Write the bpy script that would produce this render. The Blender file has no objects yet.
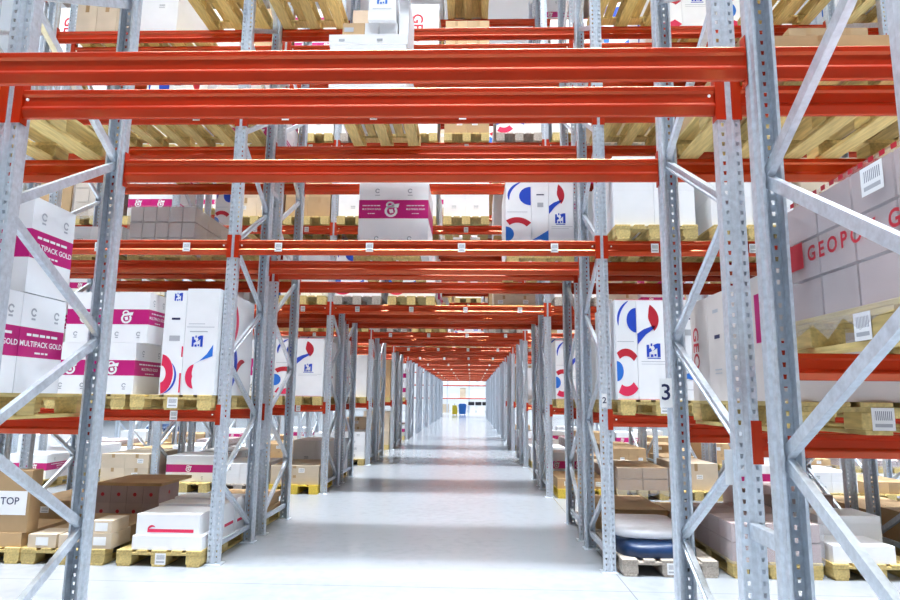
import bpy, bmesh, math, random
from mathutils import Vector, Matrix

C = bpy.context.scene.collection
rnd = random.Random

# ------------------------------------------------------------------ materials
def mat(name, color, rough=0.5, metal=0.0, noise=None, bump=0.0, vary=0.0, spec=None, alpha=None, stretch=(1, 1, 1), coat=0.0):
    m = bpy.data.materials.new(name); m.use_nodes = True
    nt = m.node_tree; b = nt.nodes['Principled BSDF']
    b.inputs['Base Color'].default_value = (*color, 1)
    b.inputs['Roughness'].default_value = rough
    b.inputs['Metallic'].default_value = metal
    if spec is not None: b.inputs['Specular IOR Level'].default_value = spec
    if coat: b.inputs['Coat Weight'].default_value = coat
    if alpha is not None: b.inputs['Alpha'].default_value = alpha
    src = None
    if noise or bump:
        tc = nt.nodes.new('ShaderNodeTexCoord'); mp = nt.nodes.new('ShaderNodeMapping')
        mp.inputs['Scale'].default_value = stretch
        nt.links.new(tc.outputs['Object'], mp.inputs['Vector'])
        n = nt.nodes.new('ShaderNodeTexNoise'); n.inputs['Scale'].default_value = (noise or (20, 0))[0]
        n.inputs['Detail'].default_value = 4
        nt.links.new(mp.outputs['Vector'], n.inputs['Vector'])
        if noise:
            r = nt.nodes.new('ShaderNodeValToRGB')
            k = noise[1]
            r.color_ramp.elements[0].position = 0.3; r.color_ramp.elements[1].position = 0.7
            r.color_ramp.elements[0].color = (*[c * (1 - k) for c in color], 1)
            r.color_ramp.elements[1].color = (*[min(1, c * (1 + k)) for c in color], 1)
            nt.links.new(n.outputs['Fac'], r.inputs['Fac']); src = r.outputs['Color']
        if bump:
            bp = nt.nodes.new('ShaderNodeBump'); bp.inputs['Strength'].default_value = bump; bp.inputs['Distance'].default_value = 0.01
            nt.links.new(n.outputs['Fac'], bp.inputs['Height']); nt.links.new(bp.outputs['Normal'], b.inputs['Normal'])
    if vary:
        oi = nt.nodes.new('ShaderNodeObjectInfo'); hs = nt.nodes.new('ShaderNodeHueSaturation')
        mr = nt.nodes.new('ShaderNodeMapRange'); mr.inputs[3].default_value = 1 - vary; mr.inputs[4].default_value = 1 + vary
        nt.links.new(oi.outputs['Random'], mr.inputs[0]); nt.links.new(mr.outputs[0], hs.inputs['Value'])
        if src: nt.links.new(src, hs.inputs['Color'])
        else: hs.inputs['Color'].default_value = (*color, 1)
        src = hs.outputs['Color']
    if src: nt.links.new(src, b.inputs['Base Color'])
    return m

STEEL = mat('galvanised steel', (0.60, 0.66, 0.73), 0.36, 0.45, (35, 0.13), 0.04, 0.06)
ORANGE = mat('orange red beam paint', (0.44, 0.018, 0.001), 0.3, 0.0, (3, 0.12), 0.0, 0.06, spec=0.4)
def glossy_paint(m, tint, fac, rough):
    # orange of the bright highlights put in as a tinted glossy share
    nt = m.node_tree; b = nt.nodes['Principled BSDF']; out = nt.nodes['Material Output']
    g = nt.nodes.new('ShaderNodeBsdfGlossy'); g.inputs['Color'].default_value = (*tint, 1); g.inputs['Roughness'].default_value = rough
    mx = nt.nodes.new('ShaderNodeMixShader'); mx.inputs[0].default_value = fac
    nt.links.new(b.outputs[0], mx.inputs[1]); nt.links.new(g.outputs[0], mx.inputs[2]); nt.links.new(mx.outputs[0], out.inputs['Surface'])
glossy_paint(ORANGE, (1.0, 0.30, 0.02), 0.10, 0.2)
WOOD = mat('pale pallet wood', (0.58, 0.44, 0.17), 0.7, 0, (9, 0.22), 0.1, 0.16, stretch=(6, 0.6, 6))
GREYWOOD = mat('weathered pallet wood', (0.42, 0.37, 0.32), 0.8, 0, (9, 0.25), 0.1, 0.1, stretch=(6, 0.6, 6))
BROWN = mat('brown cardboard', (0.47, 0.31, 0.16), 0.75, 0, (5, 0.08), 0, 0.15)
BEIGE = mat('beige cardboard', (0.62, 0.51, 0.38), 0.75, 0, (5, 0.06), 0, 0.1)
PALE = mat('pale greyish cardboard', (0.66, 0.60, 0.57), 0.7, 0, (5, 0.05), 0, 0.06)
LILAC = mat('greyed pinkish cardboard', (0.44, 0.34, 0.33), 0.7, 0, (5, 0.08), 0, 0.08)
WHITE = mat('white cardboard', (0.87, 0.88, 0.90), 0.55, 0, (4, 0.03), 0, 0.04)
MAGENTA = mat('magenta print', (0.52, 0.004, 0.17), 0.45, 0, (4, 0.05))
CRIMSON = mat('crimson print', (0.50, 0.012, 0.03), 0.45)
PINK = mat('pink red print', (0.74, 0.02, 0.09), 0.45)
BLUE = mat('royal blue print', (0.01, 0.06, 0.50), 0.45)
LIGHTBLUE = mat('bright blue print', (0.015, 0.16, 0.62), 0.45)
NAVY = mat('dark navy print', (0.01, 0.015, 0.08), 0.5)
GREY = mat('grey print', (0.42, 0.44, 0.48), 0.6)
PAPER = mat('white paper', (0.86, 0.87, 0.88), 0.6)
TAPE = mat('brown packing tape', (0.40, 0.25, 0.12), 0.3)
FILM = mat('clear stretch film', (0.82, 0.82, 0.88), 0.16, 0, (5, 0.05), 0.35, alpha=0.26, stretch=(1, 1, 2.5), spec=0.8)
MILKY = mat('milky plastic sheet', (0.84, 0.86, 0.92), 0.25, 0, (10, 0.05), 0.5)
TARP = mat('blue plastic sacks', (0.008, 0.035, 0.11), 0.35, 0, (8, 0.25), 0.5)
ROYAL = mat('royal blue plastic', (0.015, 0.05, 0.45), 0.4, 0, (6, 0.1), 0.3)
BLACK = mat('black plastic', (0.02, 0.02, 0.025), 0.4)
YELLOW = mat('yellow paint', (0.80, 0.62, 0.03), 0.4)
YWOOD = mat('yellow painted pallet wood', (0.72, 0.52, 0.06), 0.6, 0, (9, 0.15), 0.05, stretch=(6, 0.6, 6))

def floor_material():
    m = bpy.data.materials.new('polished concrete'); m.use_nodes = True
    nt = m.node_tree; b = nt.nodes['Principled BSDF']; L = nt.links
    tc = nt.nodes.new('ShaderNodeTexCoord')
    n1 = nt.nodes.new('ShaderNodeTexNoise'); n1.inputs['Scale'].default_value = 0.7; n1.inputs['Detail'].default_value = 6
    n2 = nt.nodes.new('ShaderNodeTexNoise'); n2.inputs['Scale'].default_value = 9; n2.inputs['Detail'].default_value = 8
    mx = nt.nodes.new('ShaderNodeMath'); mx.operation = 'ADD'
    r = nt.nodes.new('ShaderNodeValToRGB')
    r.color_ramp.elements[0].position = 0.75; r.color_ramp.elements[0].color = (0.31, 0.335, 0.37, 1)
    r.color_ramp.elements[1].position = 1.25; r.color_ramp.elements[1].color = (0.34, 0.365, 0.40, 1)
    for n in (n1, n2): L.new(tc.outputs['Object'], n.inputs['Vector'])
    L.new(n1.outputs['Fac'], mx.inputs[0]); L.new(n2.outputs['Fac'], mx.inputs[1]); L.new(mx.outputs[0], r.inputs['Fac'])
    br = nt.nodes.new('ShaderNodeTexBrick'); br.inputs['Scale'].default_value = 1.0
    br.offset = 0.0; br.inputs['Brick Width'].default_value = 6.2; br.inputs['Row Height'].default_value = 6.0
    br.inputs['Mortar Size'].default_value = 0.006; br.inputs['Mortar Smooth'].default_value = 0.3
    br.inputs['Color1'].default_value = br.inputs['Color2'].default_value = (1, 1, 1, 1); br.inputs['Mortar'].default_value = (0.6, 0.6, 0.6, 1)
    mp = nt.nodes.new('ShaderNodeMapping'); mp.inputs['Location'].default_value = (2.45, 0.4, 0)
    L.new(tc.outputs['Object'], mp.inputs['Vector']); L.new(mp.outputs['Vector'], br.inputs['Vector'])
    mm = nt.nodes.new('ShaderNodeMixRGB'); mm.blend_type = 'MULTIPLY'; mm.inputs[0].default_value = 1
    L.new(r.outputs['Color'], mm.inputs[1]); L.new(br.outputs['Color'], mm.inputs[2]); L.new(mm.outputs[0], b.inputs['Base Color'])
    mr = nt.nodes.new('ShaderNodeMapRange'); mr.inputs[3].default_value = 0.12; mr.inputs[4].default_value = 0.20
    L.new(n2.outputs['Fac'], mr.inputs[0]); L.new(mr.outputs[0], b.inputs['Roughness'])
    b.inputs['Specular IOR Level'].default_value = 0.45
    return m

def sticker_material():
    # white location label: printed grey bars and a code line, local z up, local x across
    m = bpy.data.materials.new('location label print'); m.use_nodes = True
    nt = m.node_tree; b = nt.nodes['Principled BSDF']; L = nt.links
    tc = nt.nodes.new('ShaderNodeTexCoord'); sp = nt.nodes.new('ShaderNodeSeparateXYZ'); L.new(tc.outputs['Generated'], sp.inputs[0])
    def math_(op, a, v):
        n = nt.nodes.new('ShaderNodeMath'); n.operation = op
        for i, s in enumerate((a, v)):
            if isinstance(s, (int, float)): n.inputs[i].default_value = s
            else: L.new(s, n.inputs[i])
        return n.outputs[0]
    x, z = sp.outputs['X'], sp.outputs['Z']
    bars = math_('GREATER_THAN', math_('SINE', math_('MULTIPLY', x, 75), 0), 0.0)
    inx = math_('MULTIPLY', math_('GREATER_THAN', x, 0.12), math_('LESS_THAN', x, 0.88))
    inz = math_('MULTIPLY', math_('GREATER_THAN', z, 0.45), math_('LESS_THAN', z, 0.85))
    line = math_('MULTIPLY', math_('GREATER_THAN', z, 0.15), math_('LESS_THAN', z, 0.3))
    f = math_('MULTIPLY', inx, math_('MAXIMUM', math_('MULTIPLY', bars, inz), math_('MULTIPLY', line, 0.7)))
    mx = nt.nodes.new('ShaderNodeMixRGB'); mx.inputs[1].default_value = (0.86, 0.87, 0.88, 1); mx.inputs[2].default_value = (0.25, 0.27, 0.32, 1)
    L.new(f, mx.inputs[0]); L.new(mx.outputs[0], b.inputs['Base Color']); b.inputs['Roughness'].default_value = 0.6
    return m
STICKER = sticker_material()

# ------------------------------------------------------------------ mesh building
class MB:
    def __init__(s): s.v = []; s.f = []; s.m = []; s.mats = []
    def mi(s, m):
        if m not in s.mats: s.mats.append(m)
        return s.mats.index(m)
    def add(s, vs, fs, m):
        o = len(s.v); s.v += [tuple(v) for v in vs]; k = s.mi(m)
        for f in fs: s.f.append([i + o for i in f]); s.m.append(k)
        return s
    def box(s, x0, x1, y0, y1, z0, z1, m, bev=0.0):
        if bev:
            bm = bmesh.new(); bmesh.ops.create_cube(bm, size=1)
            for v in bm.verts: v.co = Vector(((x0 + x1) / 2 + v.co.x * (x1 - x0), (y0 + y1) / 2 + v.co.y * (y1 - y0), (z0 + z1) / 2 + v.co.z * (z1 - z0)))
            bmesh.ops.bevel(bm, geom=list(bm.edges), offset=bev, segments=1, affect='EDGES')
            return s.bm(bm, m)
        vs = [(x, y, z) for x in (x0, x1) for y in (y0, y1) for z in (z0, z1)]
        return s.add(vs, [(0, 1, 3, 2), (4, 6, 7, 5), (0, 4, 5, 1), (2, 3, 7, 6), (0, 2, 6, 4), (1, 5, 7, 3)], m)
    def bm(s, bm, m):
        bm.verts.index_update()
        s.add([v.co.copy() for v in bm.verts], [[v.index for v in f.verts] for f in bm.faces], m); bm.free(); return s
    def prism(s, prof, a0, a1, axis, m):
        # closed profile extruded along axis ('x': profile is (y,z); 'y': (x,z); 'z': (x,y))
        def P(p, a): return {'x': (a, p[0], p[1]), 'y': (p[0], a, p[1]), 'z': (p[0], p[1], a)}[axis]
        n = len(prof); vs = [P(p, a0) for p in prof] + [P(p, a1) for p in prof]
        fs = [(i, (i + 1) % n, n + (i + 1) % n, n + i) for i in range(n)] + [list(range(n - 1, -1, -1)), list(range(n, 2 * n))]
        return s.add(vs, fs, m)
    def bar(s, p, q, w, t, m, side=Vector((1, 0, 0))):
        p, q = Vector(p), Vector(q); d = (q - p).normalized(); a = side.normalized(); b = d.cross(a).normalized()
        # open C channel shown as a bar with a shallow groove on its outer side
        prof = [(-t / 2, -w / 2), (-t / 2, w / 2), (t / 2, w / 2), (t / 2, w * 0.28), (t * 0.2, w * 0.2), (t * 0.2, -w * 0.2), (t / 2, -w * 0.28), (t / 2, -w / 2)]
        n = len(prof); vs = [p + a * u + b * v for u, v in prof] + [q + a * u + b * v for u, v in prof]
        fs = [(i, (i + 1) % n, n + (i + 1) % n, n + i) for i in range(n)] + [list(range(n - 1, -1, -1)), list(range(n, 2 * n))]
        return s.add(vs, fs, m)
    def mesh(s, name, smooth=False):
        me = bpy.data.meshes.new(name); me.from_pydata(s.v, [], s.f)
        for m in s.mats: me.materials.append(m)
        me.polygons.foreach_set('material_index', s.m)
        b = bmesh.new(); b.from_mesh(me); bmesh.ops.recalc_face_normals(b, faces=b.faces); b.to_mesh(me); b.free()
        if smooth: me.polygons.foreach_set('use_smooth', [True] * len(me.polygons))
        me.update(); return me

CACHE = {}
def cached(key, fn):
    if key not in CACHE: CACHE[key] = fn()
    return CACHE[key]

KIDS = {}          # children by parent name, kept here because Object.children searches the whole file
def link(name, me, parent=None, loc=(0, 0, 0), rot=(0, 0, 0), scale=None):
    o = bpy.data.objects.new(name, me); C.objects.link(o)
    if parent is not None: o.parent = parent; KIDS.setdefault(parent.name, []).append(o)
    o.location = loc; o.rotation_euler = rot
    if scale: o.scale = scale
    return o
ROOTKEY, CUR = {}, ['']
def tag(o, label, cat, group=None, kind='thing'):
    ROOTKEY[o.name] = CUR[0]
    o['label'] = label; o['category'] = cat; o['kind'] = kind
    if group: o['group'] = group
    return o
def structure(name, mb):
    o = link(name, mb.mesh(name)); o['kind'] = 'structure'; return o
def copy_tree(root):
    r = root.copy(); C.objects.link(r)
    for ch in KIDS.get(root.name, []):
        if ch.name.startswith('paper_label'): continue
        c = ch.copy(); C.objects.link(c); c.parent = r; KIDS.setdefault(r.name, []).append(c)
        for g in KIDS.get(ch.name, []):
            d = g.copy(); C.objects.link(d); d.parent = c; KIDS.setdefault(c.name, []).append(d)
    return r

def text_mesh(txt, size, m, bold=0.0, space=1.0):
    def make():
        cu = bpy.data.curves.new('lettering', 'FONT'); cu.body = txt; cu.size = size
        cu.align_x = 'CENTER'; cu.align_y = 'CENTER'; cu.offset = bold; cu.resolution_u = 3; cu.space_character = space
        o = bpy.data.objects.new('lettering', cu); C.objects.link(o)
        bpy.context.view_layer.update()
        dg = bpy.context.evaluated_depsgraph_get()
        me = bpy.data.meshes.new_from_object(o.evaluated_get(dg)); me.name = 'lettering'
        bpy.data.objects.remove(o)
        for v in me.vertices: v.co = (v.co.x, 0.0, v.co.y)        # stands in the xz plane, read from -y
        me.materials.clear(); me.materials.append(m); return me
    return cached(('text', txt, size, m.name, bold), make)

# ------------------------------------------------------------------ the rack grid
A0, DEP, GAP, PITCH = 6.151, 1.015, 0.315, 4.481
XL, XR, LB, RB = 0.0, 3.7, 2.85, 3.0
LEV = {0: 0.0, 1: 1.43, 2: 3.13, 3: 4.53, 4: 6.05, 5: 7.55, 6: 9.05}
POST_H = 10.3
def row_y(n):
    b = A0 + ((n - 1) // 2 - 1) * PITCH
    return (b, b + DEP) if n % 2 else (b + DEP + GAP, b + 2 * DEP + GAP)
def frame_x(n, i):
    l, r = (0.022, 3.684) if n <= 2 else (XL, XR)
    return l if i == 0 else r if i == 1 else XL + LB * i if i < 0 else XR + RB * (i - 1)
def bay_x(b, n=9):
    return frame_x(n, b), frame_x(n, b + 1)
def slot_x(b, s):
    x0, x1 = bay_x(b)
    if b == 0: return 0.465 + 0.923 * s
    if b < 0: return x1 - 0.475 - 0.91 * s
    return x0 + (0.52, 1.475, 2.36)[s]
def level_z(n, b, l):
    if n == 1 and b == 1 and l == 1: return 1.77
    return LEV[l]
ORD = ['zeroth', 'first', 'second', 'third', 'fourth', 'fifth', 'sixth', 'seventh', 'eighth', 'ninth', 'tenth', 'eleventh', 'twelfth', 'thirteenth', 'fourteenth',
       'fifteenth', 'sixteenth', 'seventeenth', 'eighteenth', 'nineteenth', 'twentieth', 'twenty-first', 'twenty-second', 'twenty-third', 'twenty-fourth']
def bay_words(b):
    if b == 0: return 'tunnel bay'
    s = 'left' if b < 0 else 'right'
    return f'{s} bay' if abs(b) == 1 else f'{ORD[abs(b)]} {s} bay'
LEVW = {0: 'floor', 1: 'lowest shelf', 2: 'second shelf', 3: 'third shelf', 4: 'fourth shelf', 5: 'fifth shelf', 6: 'sixth shelf'}
def slot_words(b, s):
    if b == 0: return f'{ORD[s + 1]} place from left'
    return f'{ORD[s + 1]} place from tunnel'
def where(k):
    n, b, l, s = k
    return f'{ORD[n]} rack row, {bay_words(b)}, {LEVW[l]}, {slot_words(b, s)}'

# ---- upright frames
PW, PD = 0.112, 0.088
def post_mesh():
    # perforated open post, front face at y=0 looking to -y, open back towards +y
    mb = MB(); pitch, hh, hw = 0.05, 0.010, 0.008
    n = int(POST_H / pitch)
    def strip(p, q):
        mb.add([(p[0], p[1], 0), (q[0], q[1], 0), (q[0], q[1], n * pitch), (p[0], p[1], n * pitch)], [(0, 1, 2, 3)], STEEL)
    half = [(0.012, 0.007), (0.017, 0.0), None, (0.051, 0.0), (0.056, 0.005), (0.056, 0.048), (0.047, 0.058), (0.047, PD), (0.034, PD)]
    for sg in (1, -1):
        prev = (0.0, 0.007)
        pts = [(sg * p[0], p[1]) if p else None for p in half]
        i = 0
        while i < len(pts):
            if pts[i] is None:
                x0, x1 = prev[0], pts[i + 1][0]; xc = (x0 + x1) / 2; d = 1 if x1 > x0 else -1
                for k in range(n):
                    z0, z1 = k * pitch, (k + 1) * pitch; zc = (z0 + z1) / 2
                    o = [(x0, z0), (x1, z0), (x1, z1), (x0, z1)]
                    h = [(xc - d * hw * .7, zc - hh), (xc + d * hw * .7, zc - hh), (xc + d * hw, zc + hh), (xc - d * hw, zc + hh)]
                    mb.add([(a, 0.0, z) for a, z in o + h], [(0, 1, 5, 4), (1, 2, 6, 5), (2, 3, 7, 6), (3, 0, 4, 7)], STEEL)
                prev = pts[i + 1]; i += 2
            else:
                strip(prev, pts[i]); prev = pts[i]; i += 1
    me = bpy.data.meshes.new('post'); me.from_pydata(mb.v, [], mb.f); me.materials.append(STEEL)
    b = bmesh.new(); b.from_mesh(me)
    bmesh.ops.remove_doubles(b, verts=b.verts, dist=1e-5)
    # the side strips are one long quad each: split them where the hole strip's vertices lie is not needed for a sheet this thin
    bmesh.ops.recalc_face_normals(b, faces=b.faces)
    bmesh.ops.solidify(b, geom=list(b.faces), thickness=0.0022)
    b.to_mesh(me); b.free(); return me
POST = post_mesh()
FOOT = MB().box(-0.075, 0.075, -0.02, PD + 0.03, 0, 0.008, STEEL, 0.002).mesh('foot_plate')
YA, YS = PD / 2 + 0.01, DEP - PD / 2 - 0.01        # brace ends at the aisle side post and at the spine side post
def diag_mesh(flip):
    a, b = ((0, YA, 0.02), (0, YS, 0.565)) if not flip else ((0, YS, 0.02), (0, YA, 0.565))
    return MB().bar(a, b, 0.05, 0.032, STEEL).mesh('diagonal_brace')
DIAG = [diag_mesh(False), diag_mesh(True)]
STRUT = MB().bar((0, YA, 0), (0, YS, 0), 0.05, 0.032, STEEL).mesh('bottom_strut')
def make_frame():
    root = bpy.data.objects.new('upright_frame', None); C.objects.link(root)
    for y, r in ((0, 0), (DEP, math.pi)):
        p = link('post', POST, root, (0, y, 0.0), (0, 0, r))
        link('foot_plate', FOOT, p, (0, 0, 0.0))
    link('bottom_strut', STRUT, root, (0, 0, 0.17))
    # aisle joints at .765 + 1.17k, spine joints at .18 + 1.17k
    for k in range(16):
        z = 0.18 + 0.585 * k
        link('diagonal_brace', DIAG[1 if k % 2 == 0 else 0], root, (0, 0, z))
    return root
FRAME0 = None
def place_frame(n, i):
    # i: frame index along the row; 0 = tunnel left, 1 = tunnel right, -1, -2 further left, 2, 3 further right
    global FRAME0
    x = frame_x(n, i)
    y0, y1 = row_y(n)
    if FRAME0 is None: FRAME0 = o = make_frame()
    else: o = copy_tree(FRAME0)
    if n % 2: o.location = (x, y0, 0); o.rotation_euler = (0, 0, 0)
    else: o.location = (x, y1, 0); o.rotation_euler = (0, 0, math.pi)
    w = 'at the left side of the tunnel' if i == 0 else 'at the right side of the tunnel' if i == 1 else f'{ORD[abs(i)] if i < 0 else ORD[i - 1]} frame {"left" if i < 0 else "right"} of the tunnel frames'
    tag(o, f'grey perforated steel upright frame, {ORD[n]} rack row, {w}', 'rack frame', 'upright frames of the racking')
    return o

# ---- beams
def beam_profile(h):
    t = 0.05; s = h / 0.15
    o = [(0.017, 0), (0.013, 0.004 * s), (0.0, 0.040 * s), (0.0, 0.050 * s), (0.010, 0.064 * s), (0.010, 0.112 * s), (0.001, 0.124 * s), (0.001, h - 0.004), (0.004, h)]
    return o + [(t - y, z) for y, z in reversed(o)]
def beam_mesh(L, h): return cached(('beam', L, h), lambda: MB().prism(beam_profile(h), -L / 2, L / 2, 'x', ORANGE).mesh('shelf_beam'))
def connector_mesh(h):
    def make():
        mb = MB(); z0, z1 = -0.03, h + 0.055
        # L shaped plate: one leg on the post face, one leg along its side; post edge at x = 0, beam at x > 0
        mb.prism([(-0.041, -0.0065), (0.0066, -0.0065), (0.0066, 0.045), (0.0034, 0.045), (0.0034, -0.003), (-0.041, -0.003)], z0, z1, 'z', ORANGE)
        return mb.mesh('connector')
    return cached(('con', h), make)
PIN = MB().prism([(0.008 * math.cos(a * math.pi / 4), 0.008 * math.sin(a * math.pi / 4)) for a in range(8)], -0.006, 0.0, 'y', PAPER).mesh('locking_pin')
LABEL = MB().box(-0.037, 0.037, -0.0012, 0, 0, 0.092, STICKER).mesh('location_label')
def place_beam(n, b, l, side):
    # side 0: face towards the camera (front), 1: the rear beam of the row
    y0, y1 = row_y(n); x0, x1 = bay_x(b, n); L = x1 - x0 - PW - 0.014; h = 0.11 if l == 1 else 0.15
    z = level_z(n, b, l) - h
    o = link('shelf_beam', beam_mesh(round(L, 4), h))
    if side == 0: o.location = ((x0 + x1) / 2, y0 - 0.004, z)
    else: o.location = ((x0 + x1) / 2, y1 + 0.004, z); o.rotation_euler = (0, 0, math.pi)
    e = L / 2 + 0.007
    c1 = link('connector', connector_mesh(h), o, (-e, 0.004, 0))
    def mirrored():
        me = connector_mesh(h).copy(); me.transform(Matrix.Scale(-1, 4, (1, 0, 0))); me.flip_normals(); return me
    c2 = link('connector', cached(('conm', h), mirrored), o, (e, 0.004, 0))
    if n <= 6:
        link('locking_pin', PIN, o, (-L / 2 + 0.03, 0.0, h * 0.62)); link('locking_pin', PIN, o, (L / 2 - 0.03, 0.0, h * 0.62))
    if n % 2 and side == 0 and n > 1:
        for s in range(4 if b == 0 else 3):
            if rnd(n * 131 + b * 17 + l * 7 + s).random() < 0.9:
                link('location_label', LABEL, o, (slot_x(b, s) - (x0 + x1) / 2, -0.0006, h * 0.5 - 0.044))
    face = 'front' if side == 0 else 'rear'
    tag(o, f'orange-red steel beam, {face} of {ORD[n]} rack row, {bay_words(b)}, {LEVW[l].replace("shelf", "level")}', 'rack beam', 'orange beams of the racking')
    return o
def place_spacer(p, i, z):
    # ties the two frames of a back-to-back pair
    n = 2 * p - 1
    x = frame_x(n, i)
    ya, yb = row_y(n)[1], row_y(n + 1)[0]
    me = cached('spacer', lambda: MB().box(-0.02, 0.02, 0.003, GAP - 0.003, -0.035, 0.035, STEEL, 0.004).mesh('row_spacer'))
    o = link('row_spacer_mount', me, None, (x, ya, z))
    lv = {1.0: 'low', 4.0: 'high'}[z]
    tag(o, f'short {lv} steel spacer tying {ORD[n]} and {ORD[n + 1]} rack rows, {"left" if i == 0 else "right"} of tunnel', 'rack spacer', 'spacers between back-to-back racks')

# ---- pallets
def pallet_parts(w, m, full):
    parts = []
    if full:
        dx = [(-w / 2, 0.145), (-w / 2 + (w - 0.145) * .25 + 0.022, 0.1), (-0.0725, 0.145), (w / 2 - 0.145 - (w - 0.145) * .25 + 0.023, 0.1), (w / 2 - 0.145, 0.145)]
        for x, ww in dx: parts.append(('deck_board', (x + ww / 2, 0, 0), cached(('db', ww, m.name), lambda ww=ww: MB().box(-ww / 2, ww / 2, -0.6, 0.6, 0.1225, 0.144, m, 0.003).mesh('deck_board'))))
        for y in (-0.5275, 0, 0.5275): parts.append(('stringer_board', (0, y, 0), cached(('sb', w, m.name), lambda: MB().box(-w / 2, w / 2, -0.0725, 0.0725, 0.1005, 0.122, m).mesh('stringer_board'))))
        for x in (-w / 2 + 0.0725, 0, w / 2 - 0.0725):
            parts.append(('bottom_board', (x, 0, 0), cached(('bb', m.name), lambda: MB().box(-0.06, 0.06, -0.6, 0.6, 0, 0.0215, m, 0.003).mesh('bottom_board'))))
            for y in (-0.5275, 0, 0.5275): parts.append(('block', (x, y, 0), cached(('bk', m.name), lambda: MB().box(-0.0715, 0.0715, -0.0715, 0.0715, 0.022, 0.1, m, 0.003).mesh('block'))))
    else:
        parts.append(('deck', (0, 0, 0), cached(('dk', w, m.name), lambda: MB().prism([(x * w / 2, z) for x, z in ((-1, .122), (-1, .144), (-.64, .144), (-.62, .126), (-.55, .126), (-.53, .144), (-.28, .144), (-.26, .126), (-.2, .126), (-.18, .144), (.18, .144), (.2, .126), (.26, .126), (.28, .144), (.53, .144), (.55, .126), (.62, .126), (.64, .144), (1, .144), (1, .122))], -0.6, 0.6, 'y', m).mesh('deck'))))
        sk = [(-.6, 0), (.6, 0), (.6, .1), (.455, .1), (.455, .022), (.07, .022), (.07, .1), (-.07, .1), (-.07, .022), (-.455, .022), (-.455, .1), (-.6, .1)]
        sk = [(-.6, 0), (.6, 0), (.6, .1215), (.455, .1215), (.455, .022), (.07, .022), (.07, .1215), (-.07, .1215), (-.07, .022), (-.455, .022), (-.455, .1215), (-.6, .1215)]
        for x in (-w / 2 + 0.0725, 0, w / 2 - 0.0725):
            parts.append(('skid', (x, 0, 0), cached(('sk', m.name), lambda: MB().prism(sk, -0.0715, 0.0715, 'x', m).mesh('skid'))))
    return parts
PALLETS = {}
def place_pallet(k, x, y, z, desc=None, m=None, w=0.8, rot=0.0, note=None, label_side=None):
    m = m or WOOD; full = k[0] <= 4; key = (m.name, full, w)
    if key in PALLETS: o = copy_tree(PALLETS[key])
    else:
        o = bpy.data.objects.new('pallet', None); C.objects.link(o)
        for nm, loc, me in pallet_parts(w, m, full): link(nm, me, o, loc)
        PALLETS[key] = o
    o.location = (x, y, z); o.rotation_euler = (0, 0, rot)
    col = {'pale pallet wood': 'pale wooden', 'weathered pallet wood': 'weathered grey wooden', 'yellow painted pallet wood': 'yellow wooden'}[m.name]
    tag(o, desc or f'{col} pallet, {where(k)}', 'pallet', 'pallets in the racking')
    return o
def pallet_label(o, w, x, side='front'):
    me = cached('plabel', lambda: MB().box(-0.05, 0.05, -0.001, 0, 0, 0.1, STICKER).mesh('paper_label'))
    if side == 'front': return link('paper_label', me, o, (x, -0.6015, 0.02))
    return link('paper_label', me, o, (-w / 2 - 0.0025, x, 0.02), (0, 0, -math.pi / 2))

# ---- cartons and their print
def carton_mesh(w, d, h, m, band=None, bm=None):
    def make():
        mb = MB(); zs = [0, h] if not band else [0, h * band[0], h * band[1], h]
        vs = []
        for z in zs: vs += [(-w / 2, -d / 2, z), (w / 2, -d / 2, z), (w / 2, d / 2, z), (-w / 2, d / 2, z)]
        mb.add(vs, [], m)
        for i in range(len(zs) - 1):
            mm = bm if band and i == 1 else m; k = mb.mi(mm)
            for j in range(4):
                mb.f.append([4 * i + j, 4 * i + (j + 1) % 4, 4 * i + 4 + (j + 1) % 4, 4 * i + 4 + j]); mb.m.append(k)
        t = 4 * (len(zs) - 1)
        mb.f += [[3, 2, 1, 0], [t, t + 1, t + 2, t + 3]]; mb.m += [mb.mi(m)] * 2
        return mb.mesh('carton')
    return cached(('carton', round(w, 3), round(d, 3), round(h, 3), m.name, band, bm.name if bm else ''), make)

def poly_mesh(name, shapes, off=0.0012):
    # flat ink shapes in the xz plane, a hair in front of the carton face at y = 0; shapes: (points, material)
    mb = MB()
    for pts, m in shapes: mb.add([(x, -off, z) for x, z in pts], [list(range(len(pts)))], m)
    return mb.mesh(name)
def crescent(c, r, a0, a1, t, n=14, e=1.0):
    # band along an arc, thick in the middle; angles in degrees
    o, i = [], []
    for k in range(n + 1):
        u = k / n; a = math.radians(a0 + (a1 - a0) * u); th = t * math.sin(math.pi * u) ** 0.6
        o.append((c[0] + r * math.cos(a), c[1] + r * e * math.sin(a))); i.append((c[0] + (r - th) * math.cos(a), c[1] + (r - th) * e * math.sin(a)))
    return o, i
def cres_shapes(m, *a, **k):
    o, i = crescent(*a, **k); return [([o[j], o[j + 1], i[j + 1], i[j]], m) for j in range(len(o) - 1)]
def arc_band(m, c, r, a0, a1, t, n=12, e=1.0):
    P = lambda rr, u: (c[0] + rr * math.cos(math.radians(a0 + (a1 - a0) * u)), c[1] + rr * e * math.sin(math.radians(a0 + (a1 - a0) * u)))
    return [([P(r, j / n), P(r, (j + 1) / n), P(r - t, (j + 1) / n), P(r - t, j / n)], m) for j in range(n)]
def rect(x0, x1, z0, z1, m): return ([(x0, z0), (x1, z0), (x1, z1), (x0, z1)], m)
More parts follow.
